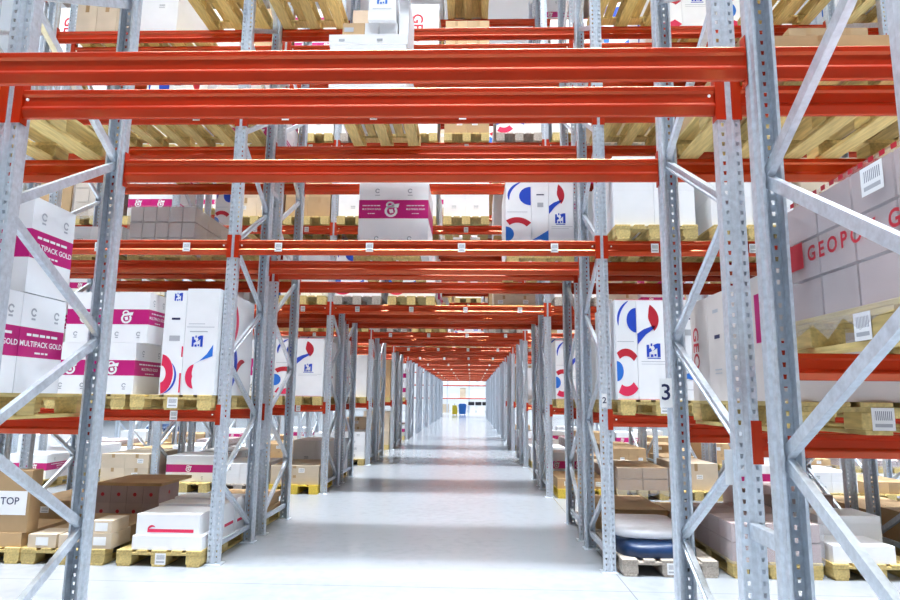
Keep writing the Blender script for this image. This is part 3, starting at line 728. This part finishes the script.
HAND = {
    (1, 1, 1, 0): dict(load=big_wrapped, x=4.205, label='side'),
    (2, 1, 1, 0): dict(load=geo_row, x=4.22, label='front'),
    (2, 1, 1, 1): dict(load=lambda k, x, y, z: stack(k, 'white', x, y, z, .8, 1.1, .3, 2, 1, 1)),
    (2, 1, 2, 0): dict(load=lambda k, x, y, z: stack(k, 'brown', x, y, z, .8, 1.1, .10, 1, 1, 1), x=4.152, label='front'),
    (2, 1, 2, 1): dict(load=lambda k, x, y, z: stack(k, 'beige', x, y, z, .8, 1.1, .12, 2, 1, 1), x=5.05, label='front'),
    (2, -1, 2, 0): dict(load=None, label='front', x=-.47), (2, -1, 2, 1): dict(load=None),
    (2, -1, 1, 0): dict(load=near_left_stack), 
    (3, -1, 0, 0): dict(load=floor_white, label='front'), (3, -1, 0, 1): dict(load=floor_brown), (3, -1, 0, 2): dict(load=floor_top_box, x=-2.20),
    (3, 1, 0, 0): dict(load=blue_sacks, wood=GREYWOOD, label='front'), (3, 1, 0, 1): dict(load=pink_wrapped), (3, 1, 0, 2): dict(load=white_flats),
    (3, -1, 1, 0): dict(load=lambda k, x, y, z: tall_cartons(k, -.335, 6.07 + .5, z, ('N', 'W'), (.215, .325), 1.0, 1.04), label='front'),
    (3, -1, 1, 1): dict(load=magenta_quad, x=-1.32), (3, -1, 1, 2): dict(load=lambda k, x, y, z: stack(k, 'magenta', x, y, z, .8, .9, 1.0, 2, 1, 2)),
    (3, 1, 1, 0): dict(load=lambda k, x, y, z: tall_cartons(k, 4.195, 6.07 + .5, z, ('L', 'R', 'M'), (.20, .33, .27), 1.0, .955, 'l'), label='front'),
    (3, 1, 1, 1): dict(load=lambda k, x, y, z: letter_load(k, x, 6.07 + .55, z, .8, 1.1, .95, 'l'), label='front'),
    (3, 1, 1, 2): dict(load=lambda k, x, y, z: stack(k, 'white', x, y, z, .8, 1.0, .9, 2, 1, 2)),
    (3, 1, 2, 0): dict(load=lambda k, x, y, z: stack(k, 'white', x, y, z, .8, 1.1, .72, 2, 1, 2)), (3, 1, 2, 1): dict(load=lambda k, x, y, z: stack(k, 'white', x, y, z, .8, 1.1, .60, 2, 1, 2)),
    (3, 1, 2, 2): dict(load=lambda k, x, y, z: stack(k, 'beige', x, y, z, .8, 1.1, .7, 2, 1, 2)),
    (3, 0, 3, 1): dict(load=top_stack, label=None), (3, -1, 3, 0): dict(load=None), (3, -1, 3, 1): dict(load=None), (3, -1, 3, 2): dict(load=None), (3, 1, 3, 0): dict(load=None), (3, 1, 3, 1): dict(load=None),
    (3, 1, 3, 2): dict(load=lambda k, x, y, z: stack(k, 'brown', x, y, z, .8, 1.1, .7, 2, 1, 2)),
    (3, -1, 4, 0): dict(load=None), (3, 0, 4, 0): dict(load=None), (3, 1, 4, 0): dict(load=None), (3, 1, 4, 2): dict(load=None),
    (4, 0, 2, 1): dict(load=big_magenta), (4, 0, 2, 3): dict(load=lambda k, x, y, z: tall_cartons(k, 3.23, 7.42 + .5, z, ('L', 'M', 'R'), (.31, .21, .30), 1.0, .93, None)),
    (4, -1, 2, 1): dict(load=crate), (4, -1, 2, 0): dict(load=None), (4, -1, 2, 2): dict(load=lambda k, x, y, z: stack(k, 'white', x, y, z, .8, 1.1, .35, 2, 1, 1)),
    (4, 1, 2, 0): dict(load=lambda k, x, y, z: stack(k, 'white', x, y, z, .8, 1.1, .8, 2, 1, 2)),
    (4, -1, 4, 2): dict(load=lambda k, x, y, z: stack(k, 'beige', x - .08, y, z, .8, 1.1, .9, 3, 1, 2)), (4, -1, 4, 1): dict(load=lambda k, x, y, z: stack(k, 'white', x - .3, y, z, .5, 1.1, .8, 1, 1, 1)),
    (4, 1, 4, 1): dict(load=lambda k, x, y, z: tall_cartons(k, x - .1, y, z, ('L', 'R'), (.42, .42), 1.0, 1.0, 'l')),
    (4, -1, 0, 0): dict(load=flats), (4, -1, 0, 1): dict(load=dotted, x=-1.56), (4, -1, 0, 2): dict(load=lambda k, x, y, z: stack(k, 'brown', x, y, z, .8, 1.1, .2, 2, 1, 1), x=-2.385),
    (4, 1, 0, 0): dict(load=flats, wood=GREYWOOD), (4, 1, 0, 1): dict(load=lambda k, x, y, z: flats(k, x, y, z, 2)), (4, 1, 0, 2): dict(load=lambda k, x, y, z: stack(k, 'lilac', x, y, z, .8, 1.1, .4, 2, 1, 2)),
    (5, -1, 1, 0): dict(load=lambda k, x, y, z: tall_cartons(k, x, 10.54 + .5, z, ('L', 'R'), (.36, .46), 1.0, .97)), (5, -1, 1, 1): dict(load=lambda k, x, y, z: stack(k, 'magenta', x, y, z, .84, 1.0, .95, 2, 1, 1)),
    (5, 1, 1, 0): dict(load=lambda k, x, y, z: tall_cartons(k, x, 10.54 + .5, z, ('L', 'R', 'M'), (.25, .32, .25), 1.0, .965)),
    (7, -1, 1, 0): dict(load=lambda k, x, y, z: letter_load(k, x, y, z, .8, 1.0, 1.0, 'f')),
    (5, -1, 0, 0): dict(load=lambda k, x, y, z: stack(k, 'beige', x, y, z, .8, 1.1, .3, 1, 2, 2), wood=YWOOD), (5, -1, 0, 2): dict(load=lambda k, x, y, z: stack(k, 'magenta', x, y, z, .8, .8, .42, 1, 1, 1)),
    (5, 1, 0, 0): dict(load=lambda k, x, y, z: stack(k, 'brown', x, y, z, .8, 1.1, .16, 2, 1, 1), wood=YWOOD), (5, 1, 0, 1): dict(load=lambda k, x, y, z: wrapped_load(k, x, y, z, .80, 1.2, .36, 2, 2, 2, BROWN, f'film-wrapped brown cartons, {where(k)}')),
    (5, 1, 0, 2): dict(load=lambda k, x, y, z: stack(k, 'beige', x, y, z, .7, 1.0, .42, 1, 1, 1)),
    (7, -1, 0, 0): dict(load=lambda k, x, y, z: stack(k, 'white', x, y, z, .82, 1.1, .62, 2, 1, 4)), (9, -1, 0, 0): dict(load=lambda k, x, y, z: stack(k, 'beige', x, y, z, .8, 1.1, 1.0, 1, 1, 5)),
    (6, -1, 0, 0): dict(load=lambda k, x, y, z: stack(k, 'white', x, y, z, .82, 1.1, .62, 2, 1, 3)), (8, -1, 0, 0): dict(load=lambda k, x, y, z: stack(k, 'beige', x, y, z, .8, 1.1, .9, 1, 1, 4)),
}
EMPTY = {(3, -1, 4, 1), (3, -1, 4, 2), (3, 0, 4, 1), (3, 0, 4, 2), (3, 0, 4, 3), (3, 1, 4, 1), (4, 0, 4, 0), (4, 0, 4, 1), (4, 0, 4, 2), (4, 0, 4, 3), (4, 1, 4, 0), (4, -1, 4, 0), (3, 0, 2, 0), (3, 0, 2, 1), (3, 0, 2, 2), (3, 0, 2, 3), (4, 0, 2, 0), (4, 0, 2, 2), (3, -1, 2, 0), (3, -1, 2, 1), (3, -1, 2, 2), (3, 0, 3, 0), (3, 0, 3, 2), (3, 0, 3, 3), (4, 0, 3, 0), (4, 0, 3, 1), (4, 0, 3, 2), (4, 0, 3, 3)}

# what of the hall shows from where the photograph was taken and a step to either side (None: build all)
KEEP = set((
    'b1,-1,2,1 b1,0,2,1 b1,1,1,0 b1,1,1,1 b1,1,2,1 b10,-1,1,0 b10,-1,1,1 b10,-1,2,0 b10,-1,2,1 b10,0,2,0 b10,0,2,1 b10,0,3,0 b10,0,3,1 b10,0,4,0 b10,0,4,1 b10,0,5,0 b10,0,6,0 b10,1,1,0 '
    'b10,1,1,1 b10,1,2,0 b10,1,2,1 b11,-1,1,0 b11,-1,1,1 b11,-1,2,0 b11,-1,2,1 b11,0,2,0 b11,0,2,1 b11,0,3,0 b11,0,3,1 b11,0,6,0 b11,0,6,1 b11,1,1,0 b11,1,1,1 b11,1,2,0 b11,1,2,1 '
    'b12,-1,2,1 b12,0,2,0 b12,0,2,1 b12,0,3,0 b12,0,3,1 b12,0,6,0 b12,0,6,1 b12,1,2,0 b12,1,2,1 b13,0,2,0 b13,0,2,1 b14,0,2,0 b14,0,2,1 b15,0,2,0 b15,0,2,1 b16,0,2,0 b16,0,2,1 b17,0,2,0 '
    'b17,0,2,1 b18,0,2,0 b18,0,2,1 b19,0,2,0 b19,0,2,1 b2,-1,1,0 b2,-1,1,1 b2,-1,2,0 b2,-1,2,1 b2,0,2,0 b2,0,2,1 b2,1,1,0 b2,1,1,1 b2,1,2,0 b2,1,2,1 b20,0,2,0 b20,0,2,1 b21,0,2,0 '
    'b21,0,2,1 b22,0,2,0 b22,0,2,1 b23,0,2,0 b23,0,2,1 b24,0,2,0 b24,0,2,1 b3,-1,1,0 b3,-1,1,1 b3,-1,2,0 b3,-1,2,1 b3,-1,3,0 b3,-1,3,1 b3,-1,4,0 b3,-1,4,1 b3,0,2,0 b3,0,2,1 b3,0,3,0 '
    'b3,0,3,1 b3,0,4,0 b3,0,4,1 b3,1,1,0 b3,1,1,1 b3,1,2,0 b3,1,2,1 b3,1,3,0 b3,1,3,1 b3,1,4,0 b3,1,4,1 b3,2,1,0 b3,2,1,1 b3,2,3,1 b3,2,4,0 b3,2,4,1 b4,-1,1,0 b4,-1,1,1 b4,-1,2,0 '
    'b4,-1,2,1 b4,-1,3,0 b4,-1,3,1 b4,-1,4,0 b4,-1,4,1 b4,-1,5,1 b4,0,2,0 b4,0,2,1 b4,0,3,0 b4,0,3,1 b4,0,4,0 b4,0,4,1 b4,0,5,1 b4,1,1,0 b4,1,1,1 b4,1,2,0 b4,1,2,1 b4,1,3,0 b4,1,3,1 '
    'b4,1,4,0 b4,1,4,1 b4,2,2,0 b4,2,2,1 b4,2,4,0 b4,2,4,1 b5,-1,1,0 b5,-1,1,1 b5,-1,2,0 b5,-1,2,1 b5,-1,3,0 b5,-1,3,1 b5,-1,4,0 b5,-1,4,1 b5,-1,5,0 b5,-1,5,1 b5,-1,6,0 b5,-1,6,1 '
    'b5,-2,2,0 b5,-2,2,1 b5,-2,3,0 b5,-2,3,1 b5,-2,4,0 b5,-2,4,1 b5,-2,5,0 b5,-2,5,1 b5,-2,6,0 b5,-2,6,1 b5,0,2,0 b5,0,2,1 b5,0,3,0 b5,0,3,1 b5,0,4,0 b5,0,4,1 b5,0,5,0 b5,0,5,1 b5,0,6,0 '
    'b5,0,6,1 b5,1,1,0 b5,1,1,1 b5,1,2,0 b5,1,2,1 b5,1,3,0 b5,1,3,1 b5,1,4,0 b5,1,4,1 b5,1,5,0 b5,1,5,1 b5,1,6,0 b5,1,6,1 b5,2,2,0 b5,2,2,1 b5,2,5,0 b6,-1,1,0 b6,-1,1,1 b6,-1,2,0 '
    'b6,-1,2,1 b6,-1,3,0 b6,-1,3,1 b6,-1,4,0 b6,-1,4,1 b6,-1,6,0 b6,-1,6,1 b6,-2,4,0 b6,-2,4,1 b6,-2,5,0 b6,-2,5,1 b6,0,2,0 b6,0,2,1 b6,0,3,0 b6,0,3,1 b6,0,4,0 b6,0,4,1 b6,0,5,0 '
    'b6,0,5,1 b6,0,6,0 b6,0,6,1 b6,1,1,0 b6,1,1,1 b6,1,2,0 b6,1,2,1 b6,1,6,0 b6,1,6,1 b6,2,2,0 b6,2,2,1 b7,-1,1,0 b7,-1,1,1 b7,-1,2,0 b7,-1,2,1 b7,-1,3,0 b7,-1,3,1 b7,-2,2,0 b7,-2,4,0 '
    'b7,-2,4,1 b7,-3,6,0 b7,-3,6,1 b7,0,2,0 b7,0,2,1 b7,0,3,0 b7,0,3,1 b7,0,4,0 b7,0,4,1 b7,0,5,0 b7,0,5,1 b7,0,6,0 b7,0,6,1 b7,1,1,0 b7,1,1,1 b7,1,2,0 b7,1,2,1 b7,1,3,0 b7,2,2,0 '
    'b7,2,2,1 b7,2,3,0 b7,3,6,0 b7,3,6,1 b8,-1,1,0 b8,-1,1,1 b8,-1,2,0 b8,-1,2,1 b8,-2,2,0 b8,-2,2,1 b8,0,2,0 b8,0,2,1 b8,0,3,0 b8,0,3,1 b8,0,4,0 b8,0,4,1 b8,0,5,0 b8,0,5,1 b8,0,6,0 '
    'b8,0,6,1 b8,1,1,0 b8,1,1,1 b8,1,2,0 b8,1,2,1 b9,-1,1,0 b9,-1,1,1 b9,-1,2,0 b9,-1,2,1 b9,0,2,0 b9,0,2,1 b9,0,3,0 b9,0,3,1 b9,0,4,0 b9,0,4,1 b9,0,5,0 b9,1,1,0 b9,1,1,1 b9,1,2,0 '
    'b9,1,2,1 f1,0 f1,1 f10,-1 f10,-2 f10,-3 f10,0 f10,1 f10,2 f10,3 f10,4 f11,-1 f11,0 f11,1 f11,2 f12,-1 f12,0 f12,1 f12,2 f13,0 f13,1 f14,0 f14,1 f15,0 f15,1 f16,0 f16,1 f17,0 f17,1 '
    'f18,0 f18,1 f19,0 f19,1 f2,0 f2,1 f20,0 f20,1 f21,0 f21,1 f22,0 f22,1 f23,0 f23,1 f24,0 f24,1 f3,-1 f3,0 f3,1 f3,2 f4,-1 f4,0 f4,1 f4,2 f5,-1 f5,-2 f5,0 f5,1 f5,2 f5,3 f6,-1 f6,-2 '
    'f6,0 f6,1 f6,2 f6,3 f7,-1 f7,-2 f7,-3 f7,0 f7,1 f7,2 f7,3 f7,4 f8,-1 f8,-2 f8,-3 f8,0 f8,1 f8,2 f8,3 f9,-1 f9,-2 f9,-3 f9,0 f9,1 f9,2 f9,3 f9,4 l1,1,1,0 l10,-1,0,2 l10,-1,1,0 '
    'l10,-2,0,0 l10,-2,0,1 l10,-2,0,2 l10,-3,0,2 l10,0,2,0 l10,0,2,1 l10,0,2,3 l10,0,3,1 l10,0,3,3 l10,0,4,1 l10,1,0,1 l10,1,1,0 l10,2,0,0 l10,2,0,1 l10,3,0,1 l11,-1,0,0 l11,-1,0,2 '
    'l11,-1,1,0 l11,0,2,2 l11,0,3,1 l11,1,0,0 l11,1,0,2 l11,1,1,0 l12,-1,0,0 l12,0,2,3 l12,0,3,3 l12,0,6,3 l2,-1,1,0 l2,-1,2,0 l2,-1,2,1 l2,1,1,0 l2,1,1,1 l2,1,2,0 l2,1,2,1 l3,-1,0,0 '
    'l3,-1,0,1 l3,-1,0,2 l3,-1,1,0 l3,-1,1,1 l3,-1,1,2 l3,-1,3,0 l3,-1,3,1 l3,-1,3,2 l3,-1,4,0 l3,0,3,1 l3,0,4,0 l3,1,0,0 l3,1,0,1 l3,1,0,2 l3,1,1,0 l3,1,1,1 l3,1,1,2 l3,1,2,0 l3,1,2,1 '
    'l3,1,2,2 l3,1,3,0 l3,1,3,1 l3,1,3,2 l3,1,4,0 l3,1,4,2 l3,2,0,0 l3,2,1,0 l3,2,4,0 l3,2,4,1 l4,-1,0,0 l4,-1,0,1 l4,-1,0,2 l4,-1,1,1 l4,-1,1,2 l4,-1,2,0 l4,-1,2,1 l4,-1,2,2 l4,-1,3,0 '
    'l4,-1,3,1 l4,-1,4,1 l4,-1,4,2 l4,0,2,1 l4,0,2,3 l4,1,0,0 l4,1,0,1 l4,1,0,2 l4,1,1,0 l4,1,1,1 l4,1,2,0 l4,1,2,1 l4,1,2,2 l4,1,3,0 l4,1,3,1 l4,1,4,1 l4,1,4,2 l4,2,0,0 l4,2,2,0 '
    'l4,2,4,0 l4,2,4,2 l5,-1,0,0 l5,-1,0,1 l5,-1,0,2 l5,-1,1,0 l5,-1,1,1 l5,-1,2,0 l5,-1,2,2 l5,-1,3,0 l5,-1,3,1 l5,-1,4,0 l5,-1,5,0 l5,-1,5,1 l5,-1,5,2 l5,-1,6,2 l5,-2,0,0 l5,-2,0,2 '
    'l5,-2,2,0 l5,-2,2,1 l5,-2,2,2 l5,-2,3,0 l5,-2,3,1 l5,-2,3,2 l5,-2,4,0 l5,-2,4,1 l5,-2,5,2 l5,-2,6,0 l5,-2,6,2 l5,0,2,0 l5,0,2,1 l5,0,3,0 l5,0,3,1 l5,0,3,2 l5,0,4,0 l5,0,4,1 '
    'l5,0,4,2 l5,0,4,3 l5,0,5,1 l5,0,5,2 l5,0,6,2 l5,1,0,0 l5,1,0,1 l5,1,0,2 l5,1,1,0 l5,1,1,1 l5,1,2,0 l5,1,3,0 l5,1,4,0 l5,1,4,2 l5,1,5,0 l5,1,5,1 l5,1,6,1 l5,2,0,0 l5,2,0,1 l5,2,0,2 '
    'l5,2,2,0 l6,-1,0,0 l6,-1,0,2 l6,-1,1,0 l6,-1,1,1 l6,-1,1,2 l6,-1,2,1 l6,-1,2,2 l6,-1,3,0 l6,-1,3,1 l6,-1,3,2 l6,-1,4,1 l6,-1,6,0 l6,-1,6,1 l6,-1,6,2 l6,-2,0,2 l6,-2,4,0 l6,-2,5,2 '
    'l6,0,2,0 l6,0,2,1 l6,0,2,3 l6,0,3,1 l6,0,3,3 l6,0,4,3 l6,0,5,3 l6,0,6,0 l6,0,6,1 l6,0,6,2 l6,1,0,0 l6,1,0,1 l6,1,1,0 l6,1,2,0 l6,1,2,1 l6,1,2,2 l6,1,6,0 l6,1,6,1 l6,2,2,0 l6,2,2,1 '
    'l7,-1,0,0 l7,-1,0,1 l7,-1,0,2 l7,-1,1,0 l7,-1,2,0 l7,-1,2,1 l7,-1,3,0 l7,-2,0,0 l7,-2,0,1 l7,-2,0,2 l7,-2,4,1 l7,-3,0,0 l7,-3,0,2 l7,-3,6,2 l7,0,2,0 l7,0,2,1 l7,0,2,3 l7,0,3,1 '
    'l7,0,3,2 l7,0,4,1 l7,0,4,2 l7,0,5,1 l7,0,5,3 l7,0,6,1 l7,1,0,0 l7,1,0,1 l7,1,0,2 l7,1,2,2 l7,2,0,0 l7,2,0,1 l7,2,0,2 l7,2,2,0 l7,3,0,0 l7,3,0,1 l7,3,0,2 l7,3,6,2 l8,-1,0,0 '
    'l8,-1,0,1 l8,-1,1,0 l8,-1,2,2 l8,-2,0,0 l8,-2,0,1 l8,-2,2,0 l8,-3,0,0 l8,-3,0,1 l8,-3,0,2 l8,0,2,0 l8,0,2,1 l8,0,3,1 l8,0,3,3 l8,0,4,1 l8,0,4,2 l8,0,4,3 l8,0,6,2 l8,1,0,0 l8,1,0,1 '
    'l8,1,0,2 l8,1,1,0 l8,1,2,1 l8,1,2,2 l8,2,0,0 l8,2,0,1 l8,2,0,2 l8,3,0,0 l8,3,0,2 l9,-1,0,0 l9,-1,1,0 l9,-1,2,0 l9,-1,2,1 l9,-2,0,1 l9,-2,0,2 l9,-3,0,0 l9,-3,0,1 l9,-3,0,2 l9,0,2,0 '
    'l9,0,2,1 l9,0,2,2 l9,0,3,1 l9,0,3,2 l9,0,3,3 l9,0,4,2 l9,0,4,3 l9,1,0,0 l9,1,0,2 l9,1,1,0 l9,1,2,0 l9,1,2,1 l9,2,0,0 l9,2,0,1 l9,2,0,2 l9,3,0,1 l9,3,0,2 s1,0,1.0 s1,1,1.0 s2,0,1.0 '
    's2,0,4.0 s2,1,1.0 s2,1,4.0 s3,0,1.0 s3,1,1.0 s4,0,1.0 '
).split())
# end keep
def want(key): return KEEP is None or key in KEEP


N_ROWS = 24
def bays(n):
    if n <= 2: return (-1, 0, 1)
    if n <= 4: return (-1, 0, 1, 2)
    if n <= 6: return (-2, -1, 0, 1, 2)
    if n <= 10: return (-3, -2, -1, 0, 1, 2, 3)
    if n <= 12: return (-1, 0, 1)
    return (0,)
def levels(n, b):
    if n <= 2: top = 2 if b else 2
    elif n <= 4: top = 5
    elif n <= 12: top = 6
    else: top = 2
    return range(1 if b else 2, top + 1)

def build_racks():
    for n in range(1, N_ROWS + 1):
        bs = bays(n)
        fr = set()
        for b in bs:
            fr |= {0, 1} if b == 0 else {b, b + 1} if b < 0 else {b, b + 1}
        for i in sorted(fr):
            key = f'f{n},{i}'
            if want(key): CUR[0] = key; place_frame(n, i)
        for b in bs:
            for l in levels(n, b):
                for side in (0, 1):
                    if n == 1 and side == 0 and b == 0: pass
                    key = f'b{n},{b},{l},{side}'
                    if want(key): CUR[0] = key; place_beam(n, b, l, side)
    for p in range(1, N_ROWS // 2 + 1):
        for i in (0, 1):
            for z in (1.0, 4.0):
                key = f's{p},{i},{z}'
                if want(key): CUR[0] = key; place_spacer(p, i, z)

def build_loads():
    for n in range(1, N_ROWS + 1):
        for b in bays(n):
            for l in [0] * (b != 0) + list(levels(n, b)):
                for s in range(4 if b == 0 else 3):
                    k = (n, b, l, s)
                    key = f'l{n},{b},{l},{s}'
                    h = HAND.get(k)
                    if h is None:
                        if n <= 2 or k in EMPTY: continue
                        if n > 12: continue
                        R = rnd(n * 7919 + (b + 5) * 613 + l * 97 + s * 13)
                        if R.random() > (.62 if b == 0 else .8): continue
                    if not want(key): continue
                    CUR[0] = key
                    x = slot_x(b, s); y = cy(n); z = level_z(n, b, l) + 0.0006
                    if h is not None:
                        x = h.get('x', x); w = h.get('w', .8)
                        p = place_pallet(k, x, y, z, m=h.get('wood'), w=.86 if h.get('wood') is GREYWOOD else .8)
                        if h.get('label'): pallet_label(p, .8, 0.02 if h['label'] == 'front' else .1, h['label'])
                        if h['load']: h['load'](k, x, y, z + PTOP)
                    else:
                        place_pallet(k, x, y, z, m=R.choice([WOOD, WOOD, WOOD, GREYWOOD]) if True else None, w=.8)
                        gap = {0: 1.0, 1: 1.2, 2: .98, 3: 1.1, 4: 1.1, 5: 1.1, 6: 1.0}[l]
                        generic_load(k, x, y, z + PTOP, gap, R.randrange(10 ** 6))

build_racks()
build_loads()

CUR[0] = ''
# ------------------------------------------------------------------ signs on the posts
def sign(name, x, y, z, w, h, txt, label, size):
    o = link(name, MB().box(-w / 2, w / 2, -.002, 0, 0, h, PAPER).mesh(name), None, (x, y, z))
    link('lettering', text_mesh(txt, size, NAVY, .0015), o, (0, -.0032, h / 2))
    tag(o, label, 'sign', 'number signs on the posts'); return o
sign('number_sign', 3.596, row_y(2)[1] - PD - .012, 1.53, .075, .175, '3', 'white sign with number 3 on the post right of the balloon cartons', .135)
sign('number_sign', 3.685, row_y(3)[0] - .008, 1.50, .05, .13, '2', 'small white sign with number 2 on third-row post right of tunnel', .08)
o = link('blank_sign', MB().box(-.02, .02, -.002, 0, 0, .16, PAPER).mesh('blank_sign'), None, (3.615, row_y(2)[0] + .06, 1.19)); tag(o, 'narrow white plate on the second-row post right of the tunnel', 'sign', 'number signs on the posts')

# ------------------------------------------------------------------ the far end of the hall
FAR = 84.0
def far_end():
    for j, z in enumerate((1.6, 3.0, 4.4)):
        o = link('shelf_beam', MB().box(-9, 12, -.05, 0, -.12, 0, ORANGE, .01).mesh('shelf_beam'), None, (0, 70, z))
        tag(o, f'{["lowest", "middle", "topmost"][j]} red beam of the rack beyond the far end of the tunnel', 'rack beam', 'beams of the far end rack')
    for i, x in enumerate((-3.5, -.2, 2.2, 5.0)):
        o = link('rack_post', MB().prism([(-.06, 0), (.06, 0), (.06, .1), (.03, .1), (.03, .03), (-.03, .03), (-.03, .1), (-.06, .1)], 0, 6.5, 'z', STEEL).mesh('rack_post'), None, (x, 70.01, 0))
        tag(o, f'grey rack post beyond the tunnel end, {ORD[i + 1]} from left', 'rack post', 'posts of the far end rack')
    R = rnd(5)
    for j, z in enumerate((0.0, 1.601, 3.001)):
        for i in range(9):
            w = R.uniform(.5, .95); h = R.uniform(.4, 1.1)
            o = link('white_carton', carton_mesh(w, 1.0, h, R.choice([WHITE, WHITE, BEIGE])), None, (-1.5 + i * 1.0, 70.75, z))
            tag(o, f'carton on far end rack, {["floor", "lowest", "middle"][j]} level, {ORD[i + 1]} from left', 'carton', 'cartons on the far end rack')
    for j, z in enumerate((1.48, 2.88)):
        o = link('rack_shelf', MB().box(-9, 12, .12, 1.3, 0, .118, PAPER).mesh('rack_shelf'), None, (0, 70.02, z)); tag(o, f'{["lower", "upper"][j]} pale shelf deck of the far end rack', 'shelf')
    # blue bin on wheels and a yellow pallet truck
    b = bpy.data.objects.new('wheeled_bin', None); C.objects.link(b); b.location = (1.6, 61.0, 0); b.scale = (.55, .55, .62)
    mb = MB().prism([(-.55, .12), (.55, .12), (.68, 1.45), (-.68, 1.45)], -.5, .5, 'y', LIGHTBLUE); link('body', mb.mesh('body'), b)
    link('lid', MB().prism([(-.72, 1.46), (.72, 1.46), (.5, 1.72), (-.5, 1.72)], -.55, .55, 'y', LIGHTBLUE).mesh('lid'), b)
    wm = MB().prism([(.06 * math.cos(a * .5236), .06 + .06 * math.sin(a * .5236)) for a in range(12)], -.03, .03, 'x', BLACK).mesh('wheel')
    for sx in (-.4, .4):
        for sy in (-.35, .35): link('wheel', wm, b, (sx, sy, 0))
    tag(b, 'blue wheeled bin standing beyond the far end of the tunnel', 'bin')
    t = bpy.data.objects.new('pallet_truck', None); C.objects.link(t); t.location = (.9, 60.0, 0); t.scale = (.7, .7, .7)
    link('body', MB().prism([(-.35, .1), (.35, .1), (.35, .9), (.2, 1.3), (-.3, 1.3), (-.35, .9)], -.3, .3, 'y', YELLOW).mesh('body'), t)
    link('handle', MB().bar((0, -.3, 1.25), (0, -.7, 1.5), .06, .05, BLACK).mesh('handle'), t)
    for sx in (-.2, .2): link('fork', MB().box(sx - .08, sx + .08, .31, 1.4, .08, .14, BLACK).mesh('fork'), t)
    for sx in (-.25, .25): link('wheel', wm, t, (sx, -.1, 0))
    tag(t, 'small yellow pallet truck standing left of the blue bin', 'pallet truck')
    k = bpy.data.objects.new('work_table', None); C.objects.link(k); k.location = (3.15, 62.0, 0)
    link('table_top', MB().box(-1.1, 1.1, -.4, .4, .82, .9, PAPER, .01).mesh('table_top'), k)
    for sx in (-1, 1):
        for sy in (-.3, .3): link('leg', MB().box(sx - .03, sx + .03, sy - .03, sy + .03, 0, .819, STEEL).mesh('leg'), k)
    tag(k, 'pale work table right of the blue bin at the far end', 'table')
    for i in range(3):
        o = link('equipment_case', MB().box(-.3, .3, -.25, .25, 0, .34, BLACK, .03).mesh('equipment_case'), None, (2.45 + .68 * i, 62, .9005))
        tag(o, f'{["left", "middle", "right"][i]} black case on the pale far table', 'case', 'black cases on the far table')
far_end()

# ------------------------------------------------------------------ the hall
structure('floor', MB().box(-27, 31, -14, FAR, -.12, 0, floor_material()))
structure('ceiling', MB().box(-27, 31, -14, FAR, 12.5, 12.7, mat('white ceiling sheet', (0.86, 0.87, 0.88), .6)))
WALL = mat('white side wall', (0.86, 0.88, 0.90), .6)
structure('wall_left', MB().box(-27.2, -27, -14, FAR, 0, 12.5, WALL))
structure('wall_right', MB().box(31, 31.2, -14, FAR, 0, 12.5, WALL))
structure('wall_back', MB().box(-27, 31, FAR, FAR + .2, 0, 12.5, mat('white hall wall', (0.85, 0.87, 0.88), .6)))

# ------------------------------------------------------------------ light
def area(x, y, z, sx, sy, power, color, spread=math.pi):
    l = bpy.data.lights.new('hall lamp', 'AREA'); l.shape = 'RECTANGLE'; l.size = sx; l.size_y = sy; l.energy = power; l.color = color; l.spread = spread
    o = bpy.data.objects.new('hall_lamp', l); C.objects.link(o); o.location = (x, y, z); return o
COOL = (0.90, 0.955, 1.0)
LX = 34.0; LAMP = 2050; SPREAD = 66
for j in range(-2, 11):
    yc = A0 + j * PITCH - (PITCH - 2 * DEP - GAP) / 2
    area(2.0, yc, 11.8, LX, .5, LAMP * (1 if j < 4 else .62), COOL, math.radians(SPREAD if j < 4 else 46))
for y in (62, 67, 78): area(2.0, y, 11.8, 30, 1.5, 2600, COOL, math.radians(110))  # unseen lamps past the last racks, added to brighten the far end

w = bpy.data.worlds.new('ambient fill'); bpy.context.scene.world = w; w.use_nodes = True
bg = w.node_tree.nodes['Background']; bg.inputs['Color'].default_value = (0.90, 0.95, 1.0, 1); bg.inputs['Strength'].default_value = 0.13  # even bluish ambient fill added all round, not a daylight source

# ------------------------------------------------------------------ camera
F_PX, PITCH_A, YAW, ROLL = 631.4577, 0.1540, 0.0346, 0.0110
cs, sn = math.cos, math.sin
fwd = Vector((-sn(YAW), cs(YAW), 0)); right = Vector((cs(YAW), sn(YAW), 0)); up = Vector((0, 0, 1))
look = fwd * cs(PITCH_A) + up * sn(PITCH_A); up2 = -fwd * sn(PITCH_A) + up * cs(PITCH_A)
r2 = right * cs(ROLL) + up2 * sn(ROLL); u2 = -right * sn(ROLL) + up2 * cs(ROLL)
cam = bpy.data.cameras.new('camera'); cam.sensor_width = 36; cam.lens = F_PX / 900 * 36; cam.clip_end = 300; cam.clip_start = .05
co = bpy.data.objects.new('camera', cam); C.objects.link(co)
M = Matrix((r2, u2, -look)).transposed().to_4x4(); M.translation = Vector((2.4143, 0, 1.5729)); co.matrix_world = M
sc = bpy.context.scene; sc.camera = co
sc.view_settings.view_transform = 'Standard'; sc.view_settings.look = 'None'; sc.view_settings.gamma = 1; sc.view_settings.use_curve_mapping = False
sc.view_settings.exposure = 0.0
